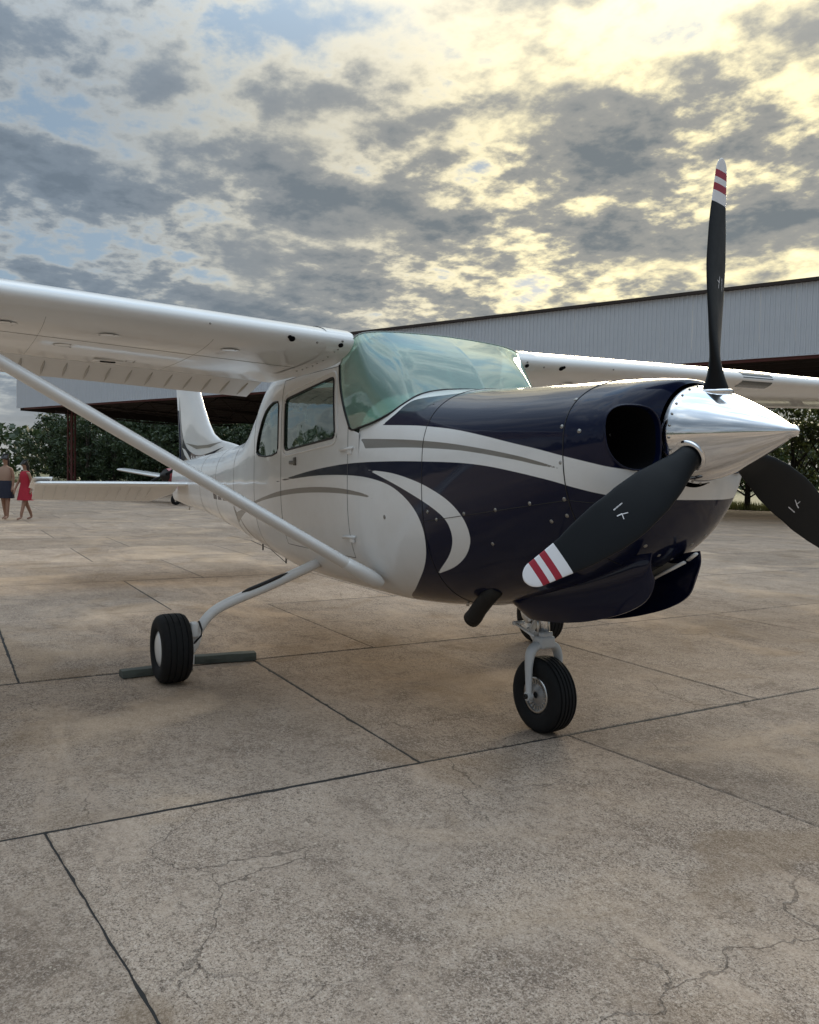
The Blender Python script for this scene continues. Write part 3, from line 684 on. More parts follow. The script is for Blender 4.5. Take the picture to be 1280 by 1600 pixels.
MB().tube([VV[a*m_] for a in range(NR+1)], .008, 6).build('windshield_seal', BLACK, PLANE)
MB().tube([VV[a*m_+m_-1] for a in range(NR+1)], .008, 6).build('windshield_seal', BLACK, PLANE)
MB().tube(full_t.tolist(), .004, 6).build('windshield_seal', mat('grey_sealant', (.30, .34, .32), .6), PLANE)

# cabin interior
b = MB(); b.box((-.86, 0, 1.33), (.03, .96, .38), bev=.01); b.box((-.80, 0, 1.585), (.2, .62, .02), bev=.006); b.build('instrument_panel', PANELM, PLANE)
b = MB(); b.box((-1.8, 0, .74), (1.6, .84, .03)); b.build('cabin_floor', INTR, PLANE)
b = MB(); b.box((-1.75, 0, 1.925), (1.5, .98, .015)); b.build('headliner', mat('headliner_cream', (.42, .40, .36), .9), PLANE)
for y in (-.26, .26):
    for x in (-1.62, -2.3):
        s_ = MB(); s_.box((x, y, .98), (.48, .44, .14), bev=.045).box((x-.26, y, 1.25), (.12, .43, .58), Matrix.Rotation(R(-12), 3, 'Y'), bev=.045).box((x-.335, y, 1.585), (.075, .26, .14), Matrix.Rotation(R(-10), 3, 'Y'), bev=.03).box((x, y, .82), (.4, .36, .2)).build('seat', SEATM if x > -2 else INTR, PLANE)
    yk = MB(); yk.tube([(-.81, y, 1.33), (-.99, y, 1.33)], .012, 8); yk.tube([(-1.0, y-.13, 1.42), (-1.0, y-.13, 1.32), (-1.0, y, 1.29), (-1.0, y+.13, 1.32), (-1.0, y+.13, 1.42)], .012, 8); yk.build('control_yoke', PANELM, PLANE)
b = MB(); b.box((-1.0, -.30, 1.88), (.03, .28, .09), Matrix.Rotation(R(25), 3, 'Y'), bev=.01); b.build('sun_visor', mat('green_visor', (.10, .16, .13), .4), PLANE)
b = MB(); b.tube([(-1.02, .0, 1.96), (-.78, .0, 1.62)], .011, 8); b.build('windshield_brace', INTR, PLANE)

# ------------------------------------------------------------------ wings
DI = math.tan(R(1.73)); WX, WZ = -.975, 1.905
def naca(x, up):
    t = .125; yt = 5*t*(.2969*np.sqrt(x)-.1260*x-.3516*x**2+.2843*x**3-.1015*x**4); mm, p = .02, .4
    yc = np.where(x < p, mm/p**2*(2*p*x-x*x), mm/(1-p)**2*((1-2*p)+2*p*x-x*x)); return yc+yt if up else yc-yt
def wing_geo(y):
    c_ = float(np.interp(y, [0, 2.55, 5.45], [1.63, 1.63, 1.12])); x0 = WX-float(np.interp(y, [0, 2.55, 5.45], [0, 0, .10])); return x0, WZ+DI*(y-.56), c_, R(3.1)
def wpt(y, xc, up, sgn, off=0.0):
    x0, z0, c_, inc = wing_geo(y); zz = float(naca(np.array([xc]), up)[0])*c_ + (off if up else -off)
    x = -xc*c_; return (x0+x*math.cos(inc)-0*zz, sgn*y, z0+zz+x*math.sin(inc)*1.0)
def wing_part(name, ys, c0, c1, sgn, parent, m=None, droop=0, n=26, noseround=False):
    """span-wise loft of the part of the airfoil between chord fractions c0 and c1"""
    tt = (1-np.cos(np.linspace(0, math.pi, n)))/2; xc = c0+(c1-c0)*(tt if c0 == 0 else np.linspace(0, 1, n))
    prof = [(x, True) for x in xc[::-1]]+[(x, False) for x in xc[1 if c0 == 0 else 0:]]
    V = []; k = len(prof)
    for y in ys:
        hx, hy, hz = wpt(y, c0, False, sgn)
        for x, up in prof:
            p = wpt(y, x, up, sgn)
            if droop: dx, dz = p[0]-hx, p[2]-hz; cd, sd = math.cos(droop), math.sin(droop); p = (hx+dx*cd-dz*sd*-1*0-0, p[1], hz+dz*cd+dx*sd)
            V.append(p)
    F = [(a*k+i, a*k+(i+1) % k, (a+1)*k+(i+1) % k, (a+1)*k+i) for a in range(len(ys)-1) for i in range(k)]
    F.append(tuple(range(k))); F.append(tuple((len(ys)-1)*k+i for i in range(k)))
    return autosmooth(mk(name, V, F, m or WPAINT, parent, recalc=True), 40)
LENS = mat('landing_light_lens', (.05, .06, .06), .12, coat=.6)
for sgn in (-1, 1):
    wing = wing_part('wing', [.55, 1.0, 1.6, 2.2, 2.55, 3.2, 4.0, 4.8, 5.3, 5.42], 0, .79, sgn, PLANE)
    tip = wing_part('wing_tip', [5.42, 5.46, 5.50], 0, .98, sgn, wing)
    flap = wing_part('flap', [.60, 1.2, 1.9, 2.55], .80, .995, sgn, wing, droop=R(15), n=8)
    ail = wing_part('aileron', [2.60, 3.5, 4.5, 5.40], .80, .995, sgn, wing, n=8)
    BEAD_SHADE = mat('shaded_bead_paint', (.52, .505, .48), .6)  # flap beads painted darker than the wing to draw the shadows between corrugations
    # beaded corrugations on the flap and aileron, lower and upper faces
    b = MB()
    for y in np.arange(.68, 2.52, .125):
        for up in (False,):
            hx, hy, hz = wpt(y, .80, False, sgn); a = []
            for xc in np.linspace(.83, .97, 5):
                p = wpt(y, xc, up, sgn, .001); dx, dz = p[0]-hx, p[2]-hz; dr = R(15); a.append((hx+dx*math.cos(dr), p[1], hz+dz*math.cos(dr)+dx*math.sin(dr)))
            MB().tube(a, [.003, .007, .009, .007, .003], 6).build('flap_bead', BEAD_SHADE, flap)
    for y in np.arange(2.7, 5.35, .125):
        a = [wpt(y, xc, False, sgn, .001) for xc in np.linspace(.83, .97, 5)]; MB().tube(a, [.003, .007, .008, .007, .003], 6).build('aileron_bead', WPAINT, ail)
    # root cuff at the windshield, leading edge
    b = MB()
    ys_ = np.linspace(.545, .70, 8); xs_ = np.concatenate([np.linspace(.55, 0, 26), np.linspace(0, .5, 26)[1:]])
    VV = []; k = len(xs_)
    for y in ys_:
        for i, xq in enumerate(xs_): VV.append(wpt(y, xq**1.0 if True else 0, i < 26, sgn, .004))
    FF = [(a*k+i, a*k+i+1, (a+1)*k+i+1, (a+1)*k+i) for a in range(len(ys_)-1) for i in range(k-1)]
    mk('wing_root_cuff', VV, FF, WPAINT, wing, recalc=True)
    # holes and screws in the leading edge near the root
    def le_disc(y, ang, r, name, m, h=.003, sy=1.0):
        x0, z0, c_, inc = wing_geo(y); xc = .012*(1-math.cos(ang))*2+.0; up = ang > 0
        xc = (1-math.cos(abs(ang)))*.055; p = Vector(wpt(y, xc, up, sgn, .001)); p2 = Vector(wpt(y, xc+.004, up, sgn, .001)); t = (p2-p).normalized(); nn = Vector((0, 1, 0)).cross(t).normalized()
        cen = Vector((x0-.2, sgn*y, z0)); nn = nn if nn.dot(p-cen) > 0 else -nn
        MB().lathe([(-.002, r), (h, r*.95), (h+.0005, r*.0+.0001)], p, nn, 14).build(name, m, wing)
    le_disc(.90, -.55, .017, 'vent_hole', DARKHOLE); le_disc(.915, -.40, .011, 'vent_hole', DARKHOLE); le_disc(.625, -.5, .014, 'vent_hole', DARKHOLE); le_disc(.62, -.05, .006, 'screw', SCREW); le_disc(.76, -.55, .006, 'screw', SCREW); le_disc(.63, -.95, .006, 'screw', SCREW); le_disc(1.33, -.2, .005, 'screw', SCREW)
    for k in range(8): 
        p = wpt(.64+.006*(k % 2), .035+.045*k, False, sgn, .005); MB().lathe([(0, .005), (-.003, .0045), (-.0032, .0001)], p, (0, 0, 1), 8).build('screw', SCREW, wing)
    # under-wing inspection covers: shallow disc with its screws
    for (y, xq, r) in ((1.15, .16, .05), (1.75, .17, .05), (2.2, .18, .05), (1.9, .42, .06), (2.35, .44, .05), (1.5, .62, .035)):
        p = Vector(wpt(y, xq, False, sgn)); cv = MB().lathe([(0, r), (-.0008, r*.99), (-.0011, r*.96), (-.0011, .0001)], p, (0, 0, 1), 28).build('inspection_cover', WPAINT, wing)
        for k in range(3):
            a = 2*math.pi*k/3+.4; MB().lathe([(0, .005), (-.003, .0045), (-.0032, .0001)], p+Vector((math.cos(a)*r*.86, math.sin(a)*r*.86, 0)), (0, 0, 1), 8).build('screw', SCREW, cv)
    # tie-down / hinge plate under the wing near the flap
    p = Vector(wpt(1.62, .66, False, sgn)); MB().box(p+Vector((0, 0, -.004)), (.09, .16, .008), bev=.003).build('inspection_plate', WPAINT, wing); MB().box(p+Vector((0, 0, -.010)), (.02, .085, .008), bev=.003).build('flap_track_slot', DARKHOLE, wing)
    # strut
    A_ = Vector((-.815, sgn*.535, .672)); B_ = Vector((-1.20, sgn*2.58, 1.875)); n = 20; VV = []; FF = []
    d = (B_-A_); steps = [(0, 1), (.04, 1), (.5, 1), (.96, 1), (1, 1)]
    ch = Vector((1, 0, 0)); ch = (ch-d.normalized()*ch.dot(d.normalized())).normalized(); th_ = d.normalized().cross(ch)
    for (t, s_) in steps:
        for k in range(n): a = 2*math.pi*k/n; VV.append(A_+d*t+ch*math.cos(a)*.057*s_+th_*math.sin(a)*.0305*s_)
    for i in range(len(steps)-1):
        for k in range(n): FF.append((i*n+k, i*n+(k+1) % n, (i+1)*n+(k+1) % n, (i+1)*n+k))
    st = mk('wing_strut', VV, FF, WPAINT, PLANE, recalc=True)
    b = MB(); P0 = A_-d.normalized()*.10
    VV = []; FF = []; fr = [(-.09, .9, .8), (-.06, 1.12, 1.2), (-.02, 1.22, 1.3), (.06, 1.18, 1.24), (.13, 1.08, 1.1), (.135, 1.0, 1.0)]
    for (t, sa, sb) in fr:
        for k in range(n): a = 2*math.pi*k/n; VV.append(A_+d.normalized()*t+ch*math.cos(a)*.057*sa+th_*math.sin(a)*.0305*sb)
    for i in range(len(fr)-1):
        for k in range(n): FF.append((i*n+k, i*n+(k+1) % n, (i+1)*n+(k+1) % n, (i+1)*n+k))
    mk('strut_fairing', VV, FF, WPAINT, st, recalc=True)
    fr = [(-.12, 1.6), (-.05, 1.25), (0, 1.04)]; VV = []; FF = []
    for (t, sa) in fr:
        for k in range(n): a = 2*math.pi*k/n; VV.append(B_+d.normalized()*(-t-.10)*-1*1+ch*math.cos(a)*.057*(1.04 if t == 0 else sa)*1+th_*math.sin(a)*.0305*sa)
    # seam ring on the strut
# landing light in the port leading edge
VV = []; ks = np.concatenate([np.linspace(.06, 0, 10), np.linspace(0, .05, 9)[1:]])
for y in np.linspace(2.62, 2.98, 8):
    for i, xq in enumerate(ks): VV.append(wpt(y, xq, i < 10, 1, .003))
k = len(ks); FF = [(a*k+i, a*k+i+1, (a+1)*k+i+1, (a+1)*k+i) for a in range(7) for i in range(k-1)]
mk('landing_light', VV, FF, LENS, PLANE, recalc=True)

# ------------------------------------------------------------------ tail
def foil_loft(name, rows, parent, m, n=16, tc=.09, attrs=None):
    """rows: (leading point, trailing point, thickness axis, thickness)"""
    V = []; tt = (1-np.cos(np.linspace(0, math.pi, n)))/2; k = 2*n-2
    for (le, te, ax, th) in rows:
        le, te, ax = Vector(le), Vector(te), Vector(ax)
        for x in tt[::-1]: V.append(le+(te-le)*x+ax*th*5*(.2969*math.sqrt(x)-.126*x-.3516*x*x+.2843*x**3-.1036*x**4))
        for x in tt[1:-1]: V.append(le+(te-le)*x-ax*th*5*(.2969*math.sqrt(x)-.126*x-.3516*x*x+.2843*x**3-.1036*x**4))
    F = [(a*k+i, a*k+(i+1) % k, (a+1)*k+(i+1) % k, (a+1)*k+i) for a in range(len(rows)-1) for i in range(k)]
    F.append(tuple(range(k))); F.append(tuple((len(rows)-1)*k+i for i in range(k)))
    o = autosmooth(mk(name, V, F, m, parent, recalc=True), 50); return o
zy = (0, 1, 0)
FINROWS = [((-4.25, 0, 1.42), (-6.70, 0, 1.30), zy, .05), ((-4.75, 0, 1.49), (-6.68, 0, 1.45), zy, .06), ((-5.12, 0, 1.53), (-6.70, 0, 1.58), zy, .07), ((-5.36, 0, 1.60), (-6.73, 0, 1.68), zy, .08), ((-5.55, 0, 1.72), (-6.77, 0, 1.78), zy, .085), ((-5.75, 0, 1.90), (-6.82, 0, 1.94), zy, .085),
           ((-5.95, 0, 2.12), (-6.90, 0, 2.12), zy, .08), ((-6.28, 0, 2.5), (-7.0, 0, 2.5), zy, .07), ((-6.42, 0, 2.62), (-7.0, 0, 2.62), zy, .04)]
fin = foil_loft('vertical_fin', FINROWS, PLANE, WPAINT, 20)
rud = foil_loft('rudder', [((-6.72, 0, 1.0), (-7.03, .12, 1.0), zy, .045), ((-6.72, 0, 1.5), (-7.09, .14, 1.5), zy, .05), ((-6.80, 0, 1.93), (-7.17, .14, 1.93), zy, .05)], PLANE, NPAINT)
foil_loft('rudder_upper', [((-6.80, 0, 1.932), (-7.17, .14, 1.932), zy, .05), ((-7.02, 0, 2.62), (-7.33, .12, 2.62), zy, .04)], rud, WPAINT)
def fin_y(x, z): return .003
# painted flashes on the fin, built as thin skins of paint on its two sides
def fin_patch(poly, m, name, off=.0025):
    from mathutils.bvhtree import BVHTree
    bv = BVHTree.FromPolygons([tuple(v.co) for v in fin.data.vertices], [tuple(p.vertices) for p in fin.data.polygons])
    for sgn in (-1, 1):
        b = bmesh.new(); vs = [b.verts.new((x, 0, z)) for x, z in dense(poly, .05)]; f = b.faces.new(vs)
        bmesh.ops.triangulate(b, faces=[f]); bmesh.ops.subdivide_edges(b, edges=[e for e in b.edges if e.calc_length() > .12], cuts=2, use_grid_fill=True); bmesh.ops.triangulate(b, faces=list(b.faces))
        for v in b.verts:
            h = bv.ray_cast(Vector((v.co.x, sgn*1.0, v.co.z)), Vector((0, -sgn, 0)))
            v.co.y = (h[0].y if h[0] else 0)+sgn*off
        b.verts.index_update(); mk(name, [tuple(v.co) for v in b.verts], [[v.index for v in f.verts] for f in b.faces], m, fin, smooth=True); b.free()
GREYP = mat('grey_aircraft_paint', GREY, .35, coat=.7)
#FIN_BEGIN
cv = sm([(-6.72, 2.09), (-6.69, 1.87), (-6.625, 1.67), (-6.50, 1.535), (-6.27, 1.438), (-5.90, 1.385), (-5.47, 1.404), (-5.13, 1.437), (-4.92, 1.462)])
fin_patch(cv+[(-5.4, 1.375), (-5.9, 1.325), (-6.3, 1.30), (-6.68, 1.305), (-6.70, 1.5), (-6.735, 1.7), (-6.785, 1.87)], NPAINT, 'navy_flash')
fin_patch([(-6.62, 1.485), (-6.50, 1.40), (-6.36, 1.345), (-6.2, 1.33), (-6.33, 1.405), (-6.46, 1.46)], WPAINT, 'white_crescent', .005)
fin_patch([(-6.45, 1.535), (-5.9, 1.492), (-5.5, 1.49), (-5.0, 1.512), (-5.4, 1.462), (-5.95, 1.455)], GREYP, 'grey_flash')
#FIN_END
for sgn in (-1, 1):
    stb_ = foil_loft('horizontal_stabilizer', [((-5.72, sgn*.04, 1.07), (-6.42, sgn*.04, 1.065), (0, 0, 1), .05), ((-5.78, sgn*.8, 1.068), (-6.41, sgn*.8, 1.062), (0, 0, 1), .047), ((-5.86, sgn*1.60, 1.06), (-6.40, sgn*1.60, 1.056), (0, 0, 1), .042), ((-5.95, sgn*1.63, 1.058), (-6.38, sgn*1.63, 1.056), (0, 0, 1), .02)], PLANE, WPAINT)
    ev = foil_loft('elevator', [((-6.40, sgn*.10, 1.06), (-6.62, sgn*.12, .94), (.35, 0, .94), .028), ((-6.40, sgn*.22, 1.06), (-6.80, sgn*.34, .845), (.35, 0, .94), .028), ((-6.40, sgn*1.0, 1.06), (-6.83, sgn*1.0, .85), (.35, 0, .94), .028), ((-6.40, sgn*1.60, 1.058), (-6.80, sgn*1.60, .865), (.35, 0, .94), .026)], PLANE, WPAINT)
    foil_loft('elevator_horn', [((-6.06, sgn*1.47, 1.115), (-6.42, sgn*1.47, 1.06), (.2, 0, .98), .036), ((-6.07, sgn*1.62, 1.115), (-6.60, sgn*1.62, .99), (.2, 0, .98), .034), ((-6.10, sgn*1.65, 1.11), (-6.56, sgn*1.65, 1.0), (.2, 0, .98), .014)], ev, WPAINT)
    b = MB()
    for y in np.arange(.40, 1.6, .11): MB().tube([(-6.43, sgn*y, 1.01), (-6.60, sgn*y, .935), (-6.76, sgn*y, .865)], [.003, .006, .003], 6).build('elevator_bead', WPAINT, ev)
# tail tie-down ring and belly aerials
MB().tube([(-6.3, 0, .83), (-6.3, 0, .77)], .008, 6).build('tail_tiedown', STEEL, PLANE)
MB().tube([(-2.75, -.22, .615), (-2.75, -.22, .53), (-2.75, -.22, .525)], .006, 6).tube([(-2.75, -.22, .53), (-3.1, -.21, .60), (-3.6, -.2, .63)], .0025, 5).tube([(-3.2, -.24, .66), (-3.2, -.24, .585)], .006, 6).build('belly_aerial', DARKMET, PLANE)

# ------------------------------------------------------------------ undercarriage
def tyre(c, r, w, parent, grooves, name='tyre', rim_r=None):
    rim_r = rim_r or r*.47; h = w/2; prof = []
    prof += [(-h*.62, rim_r), (-h*.80, rim_r*1.06), (-h*.97, rim_r*1.3), (-h, (r+rim_r)/2+.01), (-h*.95, r*.88), (-h*.84, r*.945), (-h*.68, r*.975)]
    tr = []
    gw = .004
    for g in grooves: tr += [(g*h-gw, 0), (g*h-gw*.7, -.006), (g*h+gw*.7, -.006), (g*h+gw, 0)]
    def rr(x): return r*(1-.045*abs(x/h)**2.6)
    prof += [(x, rr(x)+dz) for x, dz in tr]
    prof += [(h*.68, r*.975), (h*.84, r*.945), (h*.95, r*.88), (h, (r+rim_r)/2+.01), (h*.97, rim_r*1.3), (h*.80, rim_r*1.06), (h*.62, rim_r)]
    return autosmooth(MB().lathe(prof, c, (0, 1, 0), 72).build(name, TYRE, parent), 40)
for sgn in (-1, 1):
    cy = sgn*1.337; cz = .195; X = -1.66
    leg_p = spline([(X, sgn*.42, .655), (X, sgn*.75, .525), (X, sgn*1.0, .435), (X, sgn*1.11, .375), (X, sgn*1.175, .295), (X, sgn*1.205, .225)], 6)
    lg = MB().tube(leg_p.tolist(), [float(np.interp(k, [0, len(leg_p)-1], [.032, .027])) for k in range(len(leg_p))], 16, up=(1, 0, 0)).build('main_gear_leg', WPAINT, PLANE)
    # anti-slip step pad
    a = [Vector(leg_p[k])+Vector((.012, 0, .0305)) for k in range(4, 11)]
    MB().tube(a, [.006, .019, .02, .02, .02, .019, .006], 10, sq=.5).build('step_pad', BLACK, lg)
    whl = MB().lathe([(-.066, .03), (-.066, .082), (-.05, .09), (.05, .09), (.066, .082), (.066, .03)], (X, cy, cz), (0, 1, 0), 40).build('main_wheel', ALU, PLANE)
    tyre((X, cy, cz), .195, .17, whl, (-.55, -.2, .2, .55))
    o = sgn; MB().lathe([(.05*o, .105), (.068*o, .1), (.078*o, .07), (.082*o, .03), (.083*o, .0002)], (X, cy, cz), (0, 1, 0), 40).build('wheel_cover', WPAINT, whl)
    i = -sgn; b = MB().lathe([(.07*i, .085), (.078*i, .085), (.078*i, .03), (.13*i, .03), (.135*i, .0002)], (X, cy, cz), (0, 1, 0), 32); b.build('brake_disc', STEEL, whl)
    b = MB().box((X-.02, cy-sgn*.105, cz-.075), (.075, .05, .06), bev=.01).box((X, cy-sgn*.115, cz+.03), (.07, .03, .13), bev=.012).box((X+.03, cy-sgn*.12, cz+.10), (.05, .045, .09), bev=.012); b.build('brake_caliper', WPAINT, whl)
    b = MB().tube([(X+.03, cy-sgn*.12, cz+.02), (X+.07, cy-sgn*.15, cz+.07), (X+.05, cy-sgn*.16, cz+.1), (X+.035, cy-sgn*.145, cz+.15)], .006, 6); b.build('brake_hose', BLACK, whl)
    b = MB(); pl = 1
    # axle fitting
    b.tube([(X, sgn*1.19, .27), (X, sgn*1.215, .2), (X, sgn*1.235, .165)], [.034, .036, .03], 12); b.build('axle_fitting', WPAINT, lg)
# nose gear
NG = MB().tube([(-.03, 0, .64), (-.014, 0, .44)], .021, 20).build('oleo_piston', CHROME, PLANE)
MB().tube([(-.06, 0, .95), (-.035, 0, .60)], .04, 20).build('oleo_cylinder', WPAINT, PLANE)
MB().tube([(-.024, -.032, .56), (-.014, -.032, .45)], .007, 8).tube([(-.024, .032, .56), (-.014, .032, .45)], .007, 8).build('oleo_guide_rod', STEEL, PLANE)
fk = MB(); fk.box((-.012, 0, .425), (.075, .085, .06), bev=.014).box((-.012, 0, .46), (.06, .066, .03), bev=.01)
for s_ in (-1, 1):
    pth = spline([(-.012, 0, .412), (-.012, s_*.04, .410), (-.010, s_*.074, .388), (-.007, s_*.089, .335), (-.003, s_*.091, .25), (0, s_*.092, .178)], 6)
    fk.tube(pth.tolist(), [float(q) for q in np.interp(range(len(pth)), [0, 8, 14, 22, len(pth)-1], [.021, .020, .019, .014, .0115])], 12, sq=1.55, up=(1, 0, 0))
    fk.lathe([(-.012, .021), (.012, .021)], (0, s_*.092, .178), (0, 1, 0), 20); fk.lathe([(s_*.012, .021), (s_*.013, .0002)], (0, s_*.092, .178), (0, 1, 0), 20)
fork = fk.build('nose_fork', mat('fork_grey_white_paint', (.55, .56, .56), .4, coat=.3, noise=.12, nscale=20), PLANE)
for s_ in (-1, 1): MB().lathe([(s_*.010, .012), (s_*.022, .012), (s_*.022, .007), (s_*.014, .0065), (s_*.014, .0002)], (0, s_*.094, .178), (0, 1, 0), 6).build('axle_nut', DARKMET, fork)
tl = MB().box((-.078, 0, .50), (.012, .04, .12), Matrix.Rotation(R(38), 3, 'Y'), bev=.004).box((-.085, 0, .44), (.012, .04, .10), Matrix.Rotation(R(-50), 3, 'Y'), bev=.004).tube([(-.03, -.045, .45), (-.17, -.05, .49)], .007, 8).tube([(-.17, -.06, .49), (-.17, .0, .49)], .011, 8); tl.build('torque_link', WPAINT, PLANE)
nw = MB().lathe([(-.05, .016), (-.05, .028), (-.035, .045), (-.04, .075), (-.05, .084), (.05, .084), (.04, .075), (.035, .045), (.05, .028), (.05, .016)], (0, 0, .178), (0, 1, 0), 48).build('nose_wheel', ALU, PLANE)
tyre((0, 0, .178), .178, .13, nw, (-.62, -.3, 0, .3, .62), rim_r=.083)
for s_ in (-1, 1):
    MB().lathe([(s_*.046, .086), (s_*.054, .084), (s_*.052, .076)], (0, 0, .178), (0, 1, 0), 48).build('rim_flange', STEEL, nw)
    for k in range(22):
        a = 2*math.pi*k/22; d = Vector((math.cos(a), 0, math.sin(a))); MB().box(Vector((0, s_*.043, .178))+d*.064, (.022, .006, .0055), Matrix.Rotation(-a, 3, 'Y')).build('rim_rib', STEEL, nw, smooth=False)
# nose gear doors: two curved panels hanging below the lower cowl
for sgn in (-1, 1):
    xsd = -.10+.865*(1-(1-np.linspace(0, 1, 38))**1.7); VV = []; nr = 10
    for thick in (0, .007):
        for x in xsd:
            zt_ = float(pchip([-.10, .1, .4, .62, .70, .77], [.66, .70, .78, .872, .908, .922], np.array([x]))[0]); zb_ = float(pchip([-.10, -.06, .02, .2, .36, .58, .68, .73, .755, .77], [.615, .575, .545, .560, .587, .652, .698, .735, .775, .84], np.array([x]))[0])
            yt_ = float(np.interp(x, [-.1, .3, .765], [.165, .165, .135])); yb_ = float(np.interp(x, [-.1, .3, .765], [.105, .115, .118]))
            for k in range(nr+1):
                t = k/nr; y = yt_+(yb_-yt_)*t**1.8+.012*math.sin(math.pi*t); z = zt_+(zb_-zt_)*t; VV.append((x, sgn*(y-thick), z))
    m_ = len(xsd)*(nr+1); FF = []
    for s2 in range(2):
        for a in range(len(xsd)-1):
            for k in range(nr):
                q4 = [s2*m_+a*(nr+1)+k, s2*m_+a*(nr+1)+k+1, s2*m_+(a+1)*(nr+1)+k+1, s2*m_+(a+1)*(nr+1)+k]; FF.append(q4)
    rim = [k for k in range(nr+1)]+[a*(nr+1)+nr for a in range(1, len(xsd))]+[(len(xsd)-1)*(nr+1)+k for k in range(nr-1, -1, -1)]+[a*(nr+1) for a in range(len(xsd)-2, 0, -1)]
    for k in range(len(rim)): a, c_ = rim[k], rim[(k+1) % len(rim)]; FF.append((a, c_, m_+c_, m_+a))
    autosmooth(mk('nose_gear_door', VV, FF, NPAINT, PLANE, recalc=True), 40)
# wheel well mouth between the doors
VV = [(.50, .085, .885), (.665, .085, .862), (.735, .085, .872), (.58, .085, .79)]; VV += [(x, y+.006, z) for x, y, z in VV]
mk('well_side_panel', VV, [(0, 1, 2, 3), (7, 6, 5, 4), (0, 4, 5, 1), (1, 5, 6, 2), (2, 6, 7, 3), (3, 7, 4, 0)], BEIGE, PLANE, smooth=False, recalc=True)
MB().tube([(.575, .08, .789), (.735, .08, .874)], .0115, 8, sq=.6).build('well_edge_strip', WPAINT, PLANE); MB().tube([(.75, .085, .885), (.80, .07, .915)], .010, 8, sq=.6).build('well_edge_strip', WPAINT, PLANE)
# exhaust
ex = [(-.02, -.27, .70), (-.10, -.27, .635), (-.165, -.27, .575), (-.20, -.27, .535), (-.225, -.27, .515)]
MB().tube(ex, [.04, .04, .04, .042, .042], 18).tube(ex[-2:], .033, 18).build('exhaust_pipe', DARKMET, PLANE)
MB().tube([(-.36, -.2, .59), (-.36, -.2, .555)], .008, 8).build('drain_tube', STEEL, PLANE)
#DETAIL_BEGIN
FAST = [(0.609, -0.396, 1.495, 0.08, -0.653, 0.753), (0.606, -0.458, 1.39, 0.139, -0.97, 0.198), (0.684, -0.442, 1.371, 0.353, -0.931, 0.091), (0.606, -0.459, 1.255, 0.171, -0.98, -0.098), (0.602, -0.433, 1.118, 0.243, -0.913, -0.327), (-0.629, -0.535, 0.987, 0.037, -0.994, -0.1), (-0.177, -0.511, 0.999, 0.094, -0.983, -0.156), (-0.24, -0.521, 1.031, 0.071, -0.992, -0.109), (0.022, -0.495, 1.035, 0.116, -0.975, -0.188), (0.227, -0.477, 1.061, 0.114, -0.971, -0.212), (0.429, -0.459, 1.095, 0.142, -0.958, -0.249), (0.515, -0.418, 1.029, 0.233, -0.875, -0.423), (0.545, -0.333, 0.924, 0.367, -0.651, -0.665), (0.731, -0.201, 0.976, 0.757, -0.291, -0.585), (0.727, -0.129, 0.944, 0.767, -0.172, -0.618), (0.701, -0.026, 0.902, 0.67, -0.03, -0.742), (0.666, 0.087, 0.879, 0.572, 0.122, -0.811), (0.592, -0.408, 1.055, 0.29, -0.849, -0.442), (0.161, -0.438, 0.913, 0.158, -0.899, -0.408)]
for q in FAST:
    p, n = Vector(q[:3]), Vector(q[3:]); r = .012 if q is FAST[5] else .0085
    MB().lathe([(-.002, r), (.0012, r*.97), (.0022, r*.8), (.0016, r*.55), (.0030, r*.45), (.0034, .0001)], p, n, 14).build('cowl_fastener', SCREW, PLANE)
    if abs(p.y) > .12: MB().lathe([(-.002, r), (.0012, r*.97), (.0022, r*.8), (.0016, r*.55), (.0030, r*.45), (.0034, .0001)], (p.x, -p.y, p.z), (n.x, -n.y, n.z), 14).build('cowl_fastener', SCREW, PLANE)
MB().tube([(-.594, -.405, 1.567), (-.60, -.372, 1.593), (-.49, -.372, 1.588), (-.345, -.43, 1.537), (-.392, -.448, 1.524)], .0045, 6, closed=True).build('access_panel_rim', BLACK, PLANE)
lowj = [(x, -float(np.interp(0, [0], [0]))-0, 0) for x in ()]
for sgn in (-1, 1):
    line = []
    for x in np.linspace(-.27, .80, 40):
        _, _, A_t = loft(T_COWL, np.array([x, x-.01]), NU); r = A_t[0][:NU+1]; z = float(np.interp(x, [-.27, .62, .80], [.985, 1.115, 1.10])); line.append((x, -sgn*float(np.interp(z, r[:, 2], r[:, 1]))*1.0006, z))
    seam(line, 'cowl_split_line', PLANE, .0014)
#DETAIL_END

# ------------------------------------------------------------------ chocks
def chock(a, b_, w, h, label):
    a, b_ = Vector((*a, 0)), Vector((*b_, 0)); d = b_-a; L_ = d.length; ang = math.atan2(d.y, d.x)
    b = bmesh.new(); prof = [(-w/2, 0), (-w/2, h*.55), (-w*.38, h), (w*.38, h), (w/2, h*.55), (w/2, 0)]; n = 9; VV = []; FF = []
    for i in range(n):
        for (y, z) in prof: VV.append((L_*i/(n-1)-L_/2, y+random.uniform(-.002, .002), max(.0, z+random.uniform(-.002, .002)*(z > 0))))
    k = len(prof); FF = [(i*k+j, i*k+(j+1) % k, (i+1)*k+(j+1) % k, (i+1)*k+j) for i in range(n-1) for j in range(k)]+[tuple(range(k)), tuple((n-1)*k+j for j in range(k))]
    o = autosmooth(mk('wheel_chock', VV, FF, CHOCK, None, recalc=True), 30); o.location = (a+b_)/2+Vector((0, 0, .003)); o.rotation_euler = (0, 0, ang); tag(o, label, 'wheel chock', 'wheel chocks at the near main wheel'); return o
c1 = chock((-1.88, -1.57), (-1.905, -1.16), .085, .04, 'flat grey wooden chock sticking out left of the near main tyre')
